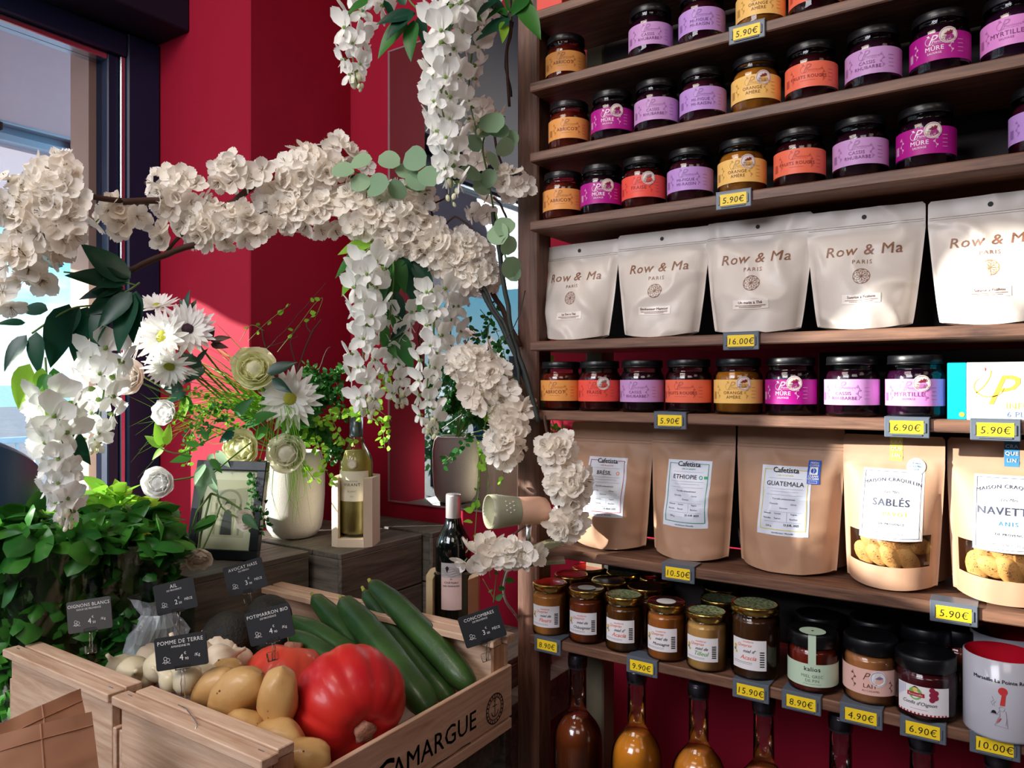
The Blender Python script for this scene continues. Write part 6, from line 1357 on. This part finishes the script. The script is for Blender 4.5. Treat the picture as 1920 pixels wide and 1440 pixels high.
# dark vines bundled along the post
t = branch_thing('vine_stems', 'bundle of dark bare vines slanting along the shelf post', 'branch', None, P(950, 560, 1.3), [([(925, 560-60, 1.33), (900, 530, 1.32), (945, 620, 1.30), (980, 700, 1.28), (1005, 775, 1.27)], .005, .004), ([(925, 400, 1.33), (940, 500, 1.31), (960, 620, 1.29), (985, 700, 1.27), (1010, 790, 1.25)], .0045, .004), ([(960, 40, 1.25), (950, 110, 1.27), (958, 180, 1.30)], .003, .002), ([(900, 525, 1.31), (930, 580, 1.30), (960, 640, 1.28), (975, 720, 1.27)], .003, .003), ([(985, 545, 1.27), (960, 620, 1.25), (935, 650, 1.26)], .001, .0006)], 'bark_dark')
t = branch_thing('bare_twig', 'bare brown twig in front of the mirror beside the eucalyptus', 'branch', None, P(850, 400, 1.33), [([(800, 370, 1.33), (815, 420, 1.33), (812, 450, 1.33)], .002, .0015), ([(825, 430, 1.33), (855, 405, 1.33), (885, 430, 1.33), (900, 455, 1.33)], .0022, .0014), ([(815, 380, 1.33), (835, 370, 1.33), (838, 355, 1.33)], .0018, .001), ([(925, 370, 1.33), (945, 395, 1.33), (955, 450, 1.32), (940, 480, 1.32)], .0022, .0018)], 'bark')

# small-leaved vines
SMALL = {}
def vine(label, strands, mt, seed, leafpx=9, step=.016, grp='small-leaved trailing vines', stuff=True, tuft=1):
    rr = random.Random(seed); p0 = P(*strands[0][0]); t = thing('trailing_vine', label, 'vine', tuple(p0), group=grp)
    bs = MB(); bl = MB(); n = 0
    for s_ in strands:
        pp = smooth([P(*p) for p in s_], 6); bs.tube(pp, .0007, 5); acc = 0
        for i in range(1, len(pp)):
            acc += (pp[i]-pp[i-1]).length
            while acc > step:
                acc -= step
                for _ in range(tuft):
                    L_ = leafpx/FPX*s_[0][2]*rr.uniform(.8, 1.3); d = Vector((rr.gauss(0, 1), rr.gauss(0, 1), rr.gauss(-.2, .8))).normalized(); n += 1
                    up = (TO_CAM+Vector((rr.gauss(0, .5), rr.gauss(0, .5), rr.gauss(.3, .4)))).normalized(); q = pp[i]+d*L_*.35
                    if stuff:
                        x = d.cross(up).normalized()*L_*.36; bl.add([q, q+d*L_*.3+x, q+d*L_*.72+x*.75, q+d*L_, q+d*L_*.72-x*.75, q+d*L_*.3-x], [(0, 1, 2, 3, 4, 5)], 0)
                    else: link('leaf', lmesh('small', mt), t, q-p0, dirmat(d, up), L_)
    part('stem', bs, M['stem'], t, True, stuff=True)
    if stuff: part('leaves', bl, M[mt], t, True, stuff=True)
    return t
vine('trailing vine with round bright leaves hanging before the mirrored vase', [[(918, 740, 1.3), (905, 830, 1.3), (898, 900, 1.3), (890, 1010, 1.3)], [(905, 830, 1.3), (915, 900, 1.3), (912, 950, 1.3)], [(930, 800, 1.3), (945, 880, 1.3), (930, 930, 1.3)]], 'leaf_bright', 21, 17, .017, stuff=False)
vine('vine of yellow green leaflets behind the hanging blossoms', [[(860, 600, 1.4), (900, 640, 1.38), (870, 700, 1.38), (880, 780, 1.38)], [(900, 580, 1.38), (930, 620, 1.38), (950, 680, 1.36)], [(850, 640, 1.4), (845, 720, 1.4), (820, 800, 1.4)], [(930, 560, 1.36), (915, 640, 1.36), (955, 700, 1.35), (950, 760, 1.35)], [(880, 770, 1.38), (870, 830, 1.38), (830, 870, 1.4)]], 'leaf', 22, 12, .008, tuft=2)
vine('bright leaves showing through the shelf beside the post', [[(1015, 780, 1.36), (1025, 830, 1.36), (1020, 900, 1.36)], [(1035, 785, 1.38), (1045, 830, 1.38), (1040, 880, 1.38)], [(1020, 650, 1.4), (1015, 720, 1.4)], [(1055, 790, 1.4), (1050, 840, 1.4)]], 'leaf_bright', 23, 15, .009, tuft=2)
vine('sparse heart-leaved strand hanging under the clip lamp', [[(935, 1050, 1.2), (930, 1085, 1.2), (925, 1130, 1.2)], [(950, 1060, 1.2), (938, 1100, 1.2)], [(915, 1060, 1.2), (920, 1085, 1.2)], [(905, 1085, 1.2), (928, 1125, 1.2)]], 'leaf', 24, 14, .022, stuff=False)

# ================================================================ THE BOUQUET IN THE VASE
def gerbera(px, py, Y, rpx, nrm, core, label, seed):
    rr = random.Random(seed); r = rpx/FPX*Y; c_ = P(px, py, Y)
    n_ = (Vector((CC, SS, 0))*nrm[0]+Vector((0, 0, 1))*nrm[1]+TO_CAM*nrm[2]).normalized()
    t = thing('gerbera', label, 'flower', tuple(c_), group='white gerberas in the bouquet')
    b = MB()
    for k in range(54):
        ly = k % 3; add_petal(b, r*(1-.14*ly)*rr.uniform(.9, 1.08), r*.19, .12, 2*PI*k/54*1.0+rr.uniform(-.05, .05), .08+.18*ly+rr.uniform(-.08, .12), 0, 2, 4, .35, .02, r*.06)
    Mz = zmat(n_, rr.uniform(0, 6)).to_4x4(); b.v = [tuple(Mz @ Vector(v)) for v in b.v]; part('petals', b, M['petal2'], t)
    b = MB(); b.ball((0, 0, r*.05), (r*.22, r*.22, r*.12), 0, 16, 8, fn=lambda d: 1+.08*noise.noise(d*12)); b.v = [tuple(Mz @ Vector(v)) for v in b.v]; part('flower_centre', b, M[core], t)
    q = Vector((vc.x, vc.y, 1.17))-c_; b = MB(); b.tube([Vector((0, 0, 0))-n_*.004, -n_*.03+q*.25, q*.7, q], .0022, 6); part('stem', b, M['stem'], t)
gerbera(545, 748, 1.68, 60, (.05, .1, 1), 'yellow_core', 'white gerbera with yellow green centre, facing front', 1)
gerbera(352, 618, 1.62, 52, (.35, .2, .9), 'purple_core', 'white gerbera with dark purple centre', 2)
gerbera(305, 632, 1.60, 55, (-.2, .2, .95), 'yellow_core', 'white gerbera left of the purple-centred one', 3)
gerbera(262, 640, 1.63, 45, (-.7, .3, .6), 'yellow_core', 'white gerbera seen from the side at the left of the bunch', 4)
gerbera(318, 685, 1.60, 48, (.2, -.7, .7), 'yellow_core', 'white gerbera drooping below the purple-centred one', 5)
gerbera(295, 575, 1.66, 40, (.1, .9, .5), 'yellow_core', 'white gerbera at the top of the bunch, turned up', 6)
gerbera(228, 682, 1.64, 38, (-.6, .6, .5), 'yellow_core', 'white gerbera over the left cream peony', 7)
def peony(px, py, Y, rpx, nrm, label, seed, mt='petal_y', stem=True):
    rr = random.Random(seed); r = rpx/FPX*Y; c_ = P(px, py, Y)
    n_ = (Vector((CC, SS, 0))*nrm[0]+Vector((0, 0, 1))*nrm[1]+TO_CAM*nrm[2]).normalized()
    t = thing('peony', label, 'flower', tuple(c_), group='cream peonies in the bouquet'); b = MB()
    for ly in range(6):
        n = (8, 8, 7, 6, 5, 4)[ly]; L_ = r*(1.35, 1.3, 1.2, 1.05, .85, .6)[ly]; tl = (.35, .65, .9, 1.1, 1.3, 1.45)[ly]
        for k in range(n):
            Rm = Matrix.Rotation(2*PI*(k+.5*(ly % 2))/n+rr.uniform(-.12, .12), 4, 'Z') @ Matrix.Translation((0, r*(.22-.03*ly), -r*.45)) @ Matrix.Rotation(tl+rr.uniform(-.1, .1), 4, 'X')
            W_ = L_*.95
            def f(s, q, Rm=Rm, L_=L_, W_=W_):
                x = (s-.5)*2; wd = W_*.5*(.35+.65*math.sin(PI*min(.93, .1+.8*q))); yy = L_*q; zz = .55*L_*math.sin(q*1.9)*q*.5+.18*W_*x*x; yy2 = yy*(1-.28*q)
                return tuple(Rm @ Vector((x*wd, yy2, zz+.01*r*math.sin(x*9+k))))
            b.grid(f, 4, 5)
    b.ball((0, 0, -r*.1), (r*.55, r*.55, r*.6), 0, 12, 8)
    Mz = zmat(n_, rr.uniform(0, 6)).to_4x4(); b.v = [tuple(Mz @ Vector(v)) for v in b.v]; part('petals', b, M[mt], t)
    b = MB(); b.lathe([(0, -r*.62), (r*.25, -r*.6), (r*.42, -r*.45), (r*.3, -r*.42)], 10, cap=False, M=Mz); part('calyx', b, M['leaf'], t)
    if stem:
        q = Vector(stem) if not isinstance(stem, bool) else Vector((vc.x, vc.y, 1.17)); q = q-c_; b = MB(); b.tube([-n_*r*.5, -n_*r*1.2+q*.15, q*.6+Vector((0, 0, .01)), q], .002, 6); part('stem', b, M['stem'], t)
peony(476, 692, 1.66, 40, (.25, .2, .95), 'large cream peony with yellow heart, top of the bouquet', 1)
peony(455, 840, 1.62, 35, (-.15, .1, 1), 'cream peony low over the framed photo', 2)
peony(538, 850, 1.66, 36, (.05, .1, 1), 'cream peony hanging over the vase rim', 3)
peony(238, 706, 1.60, 34, (.1, .1, 1), 'cream peony at the left under the gerberas', 4, 'petal')
peony(311, 774, 1.60, 25, (-.2, .1, 1), 'small white peony over the window frame edge', 5, 'petal2')
peony(298, 905, 1.56, 30, (.1, .1, 1), 'white peony beside the bright basil', 6, 'petal2')
sp = P(372, 960, 1.45)
peony(372, 1045, 1.42, 26, (.3, -.6, .8), 'white peony bending down in front of the picture frame', 7, 'petal', P(396, 925, 1.46))
peony(328, 1036, 1.42, 24, (-.3, -.5, .8), 'pale peony beside the bent one, over the AIL card', 8, 'petal', P(396, 925, 1.46))
peony(462, 975, 1.46, 20, (-.3, .1, .9), 'small white peony in front of the old photo', 9, 'petal', P(396, 925, 1.46))
spray('green leafy stem arching in front of the framed photo', (400, 880, 1.5), [[(470, 830, 1.6), (420, 870, 1.52), (385, 905, 1.48), (372, 960, 1.46)], [(405, 900, 1.48), (415, 950, 1.46), (455, 975, 1.46)], [(415, 945, 1.46), (400, 985, 1.44), (378, 1035, 1.43)]],
      [(385, 870, 358, 905, 'leaf_grey'), (388, 875, 400, 925, 'leaf_grey'), (380, 870, 375, 935, 'leaf_grey'), (395, 860, 415, 885), (410, 968, 355, 985), (405, 975, 360, 995), (455, 965, 480, 990)], 1.45, 'broad', 'leaf', 31, grp='leafy stems of the bouquet')
spray('dark rounded foliage among the gerberas', (380, 700, 1.66), [[(530, 830, 1.8), (440, 760, 1.72), (370, 700, 1.66), (330, 640, 1.66)]],
      [(350, 590, 345, 545, 'leaf_dark'), (352, 590, 335, 560, 'leaf_dark'), (355, 590, 365, 560, 'leaf_dark'), (380, 690, 330, 660, 'leaf_dark'), (385, 690, 340, 715, 'leaf_dark'), (370, 680, 385, 650, 'leaf_dark'), (345, 730, 290, 720, 'leaf_dark'), (350, 735, 300, 755, 'leaf_dark'), (340, 720, 325, 690, 'leaf_dark'), (395, 640, 430, 628, 'bark'), (395, 645, 425, 650, 'bark'), (390, 640, 400, 615, 'bark'), (500, 700, 550, 675, 'leaf_dark'), (510, 710, 540, 735, 'leaf_dark'), (440, 780, 470, 745, 'leaf'), (470, 790, 510, 770, 'leaf'), (440, 800, 415, 830, 'leaf'), (350, 745, 335, 790, 'leaf_bright'), (345, 740, 360, 780, 'leaf')], 1.64, 'broad', 'leaf_dark', 32, grp='leafy stems of the bouquet')
spray('bright ivy leaves left of the vase, against the pillar', (300, 830, 1.6), [[(480, 790, 1.75), (400, 820, 1.66), (340, 850, 1.6), (300, 840, 1.58)]],
      [(305, 838, 270, 815, 'leaf_bright'), (305, 838, 292, 790, 'leaf_bright'), (308, 840, 280, 860, 'leaf_bright'), (312, 835, 315, 795, 'leaf_bright'), (375, 835, 345, 830, 'leaf'), (390, 825, 375, 800, 'leaf'), (440, 810, 405, 830, 'leaf_dark'), (360, 855, 320, 865, 'leaf'), (400, 850, 385, 880, 'leaf_grey'), (405, 845, 425, 875, 'leaf_grey')], 1.6, 'broad', 'leaf_bright', 33, grp='leafy stems of the bouquet')
spray('broad dark green leaves at the vase mouth', (500, 780, 1.72), [[(555, 830, 1.85), (510, 790, 1.75), (470, 770, 1.7)]],
      [(500, 780, 445, 800), (505, 775, 460, 765), (500, 770, 490, 730), (515, 780, 560, 790), (520, 790, 590, 790), (540, 800, 600, 830), (480, 790, 435, 770), (530, 770, 580, 745), (550, 790, 520, 820), (500, 800, 470, 830), (560, 780, 600, 770)], 1.72, 'broad', 'leaf', 34, grp='leafy stems of the bouquet')
# grass
gr = thing('grass_tuft', 'tuft of long thin green grass blades fanning left and over the vase', 'grass', tuple(P(500, 780, 1.72)))
b = MB(); rr = random.Random(4)
def blade(pts, w0):
    pp = smooth([P(*p) for p in pts], 5); n = len(pp); vs = []
    for i, p in enumerate(pp):
        tg = (pp[min(i+1, n-1)]-pp[max(i-1, 0)]).normalized(); s_ = tg.cross(TO_CAM).normalized()*w0*(1-(i/(n-1))**2*.9)
        vs += [p-s_, p+s_]
    b.add(vs, [(2*i, 2*i+1, 2*i+3, 2*i+2) for i in range(n-1)], 0, True)
for k in range(60):
    a = math.radians(rr.uniform(128, 200)); L_ = rr.uniform(110, 200); x0, y0 = 500+rr.uniform(-15, 25), 760+rr.uniform(-15, 20)
    blade([(x0, y0, 1.74), (x0+L_*.5*math.cos(a), y0-L_*.5*math.sin(a)-12, 1.70+rr.uniform(-.04, .04)), (x0+L_*math.cos(a), y0-L_*math.sin(a), 1.68+rr.uniform(-.08, .08))], .0012)
for k in range(26):
    x1 = 500+rr.uniform(-30, 90); blade([(525+rr.uniform(-15, 15), 780, 1.72), ((525+x1)/2+rr.uniform(-8, 8), 770+rr.uniform(-10, 30), 1.66), (x1, 850+rr.uniform(0, 70), 1.66), (x1+rr.uniform(-25, 25), 900+rr.uniform(0, 90), 1.68)], .0009)
for k in range(14): blade([(480, 780, 1.72), (400+rr.uniform(-30, 10), 780+rr.uniform(-60, 60), 1.66), (250+rr.uniform(-20, 60), 790+rr.uniform(-80, 110), 1.6)], .0008)
part('blades', b, M['leaf_bright'], gr, True, stuff=True)
t = branch_thing('curly_twig', 'brown contorted twigs rising behind the vase', 'branch', None, P(560, 780, 1.85), [([(600, 830, 1.86), (560, 760, 1.88), (560, 690, 1.9), (585, 625, 1.92), (603, 600, 1.92)], .003, .0015), ([(585, 625, 1.92), (575, 605, 1.92), (600, 580, 1.92)], .0018, .001), ([(560, 700, 1.9), (545, 640, 1.9), (565, 610, 1.9)], .002, .001), ([(540, 800, 1.86), (500, 660, 1.88), (490, 620, 1.88), (478, 600, 1.88)], .0025, .0012), ([(500, 650, 1.88), (535, 640, 1.88), (560, 630, 1.88)], .0012, .0008), ([(600, 800, 1.86), (595, 720, 1.88), (610, 660, 1.88), (620, 650, 1.88)], .0025, .001), ([(620, 770, 1.8), (650, 740, 1.8), (680, 735, 1.8)], .002, .001), ([(500, 655, 1.8), (560, 590, 1.85), (610, 530, 1.85)], .001, .0006)], 'bark')
vine('thin wand with few round leaves above the peony', [[(520, 660, 1.85), (560, 610, 1.85), (590, 570, 1.85), (605, 560, 1.85), (590, 600, 1.85)], [(465, 640, 1.8), (500, 605, 1.8), (545, 570, 1.8)], [(450, 640, 1.8), (470, 610, 1.8), (495, 620, 1.8)]], 'leaf_bright', 41, 12, .03, grp='fine greenery of the bouquet')
vine('dense fine green foliage right of the gerbera, above the vase', [[(560, 790, 1.82), (600+20*math.cos(k*1.7), 740-10*k % 40, 1.80), (600+45*math.cos(k*2.1), 730+50*math.sin(k*1.3), 1.78)] for k in range(16)]+[[(570, 800, 1.78), (610, 800+6*k, 1.74), (640-5*k, 850+4*k, 1.72)] for k in range(5)], 'leaf', 42, 11, .006, grp='fine greenery of the bouquet', tuft=2)
vine('sunlit yellow green sprays tumbling right over the wine bottle', [[(590, 790, 1.72), (650, 770, 1.62), (700, 765, 1.60), (735, 790, 1.60)], [(650, 775, 1.62), (710, 790, 1.60), (722, 840, 1.60)], [(700, 765, 1.6), (725, 700, 1.6), (732, 750, 1.6)], [(590, 790, 1.74), (600, 850, 1.68), (620, 900, 1.66)], [(580, 790, 1.74), (560, 850, 1.68), (590, 900, 1.68)], [(620, 780, 1.7), (640, 820, 1.66), (660, 830, 1.64)]], 'leaf_bright', 43, 12, .009, grp='fine greenery of the bouquet', tuft=2)
vine('fine trailing leaflets hanging beside the picture frame', [[(480, 860, 1.62), (472, 920, 1.56), (470, 985, 1.56)], [(490, 860, 1.62), (492, 920, 1.58), (500, 985, 1.6)], [(470, 880, 1.6), (482, 950, 1.56), (490, 1000, 1.56)], [(440, 780, 1.66), (400, 790, 1.62), (370, 830, 1.62)], [(440, 760, 1.68), (390, 770, 1.64), (345, 820, 1.62)]], 'leaf', 44, 9, .006, grp='fine greenery of the bouquet', tuft=2)
vine('yellow green lacy sprigs over the sunlit pillar foot', [[(450, 800, 1.7), (400, 780, 1.64), (355, 760, 1.62), (330, 790, 1.62)], [(440, 790, 1.7), (380, 740, 1.64), (350, 730, 1.62)], [(420, 820, 1.68), (370, 800, 1.62), (345, 850, 1.62)], [(410, 770, 1.68), (375, 775, 1.62), (350, 870, 1.62)]], 'leaf_bright', 45, 8, .007, grp='fine greenery of the bouquet', tuft=2)
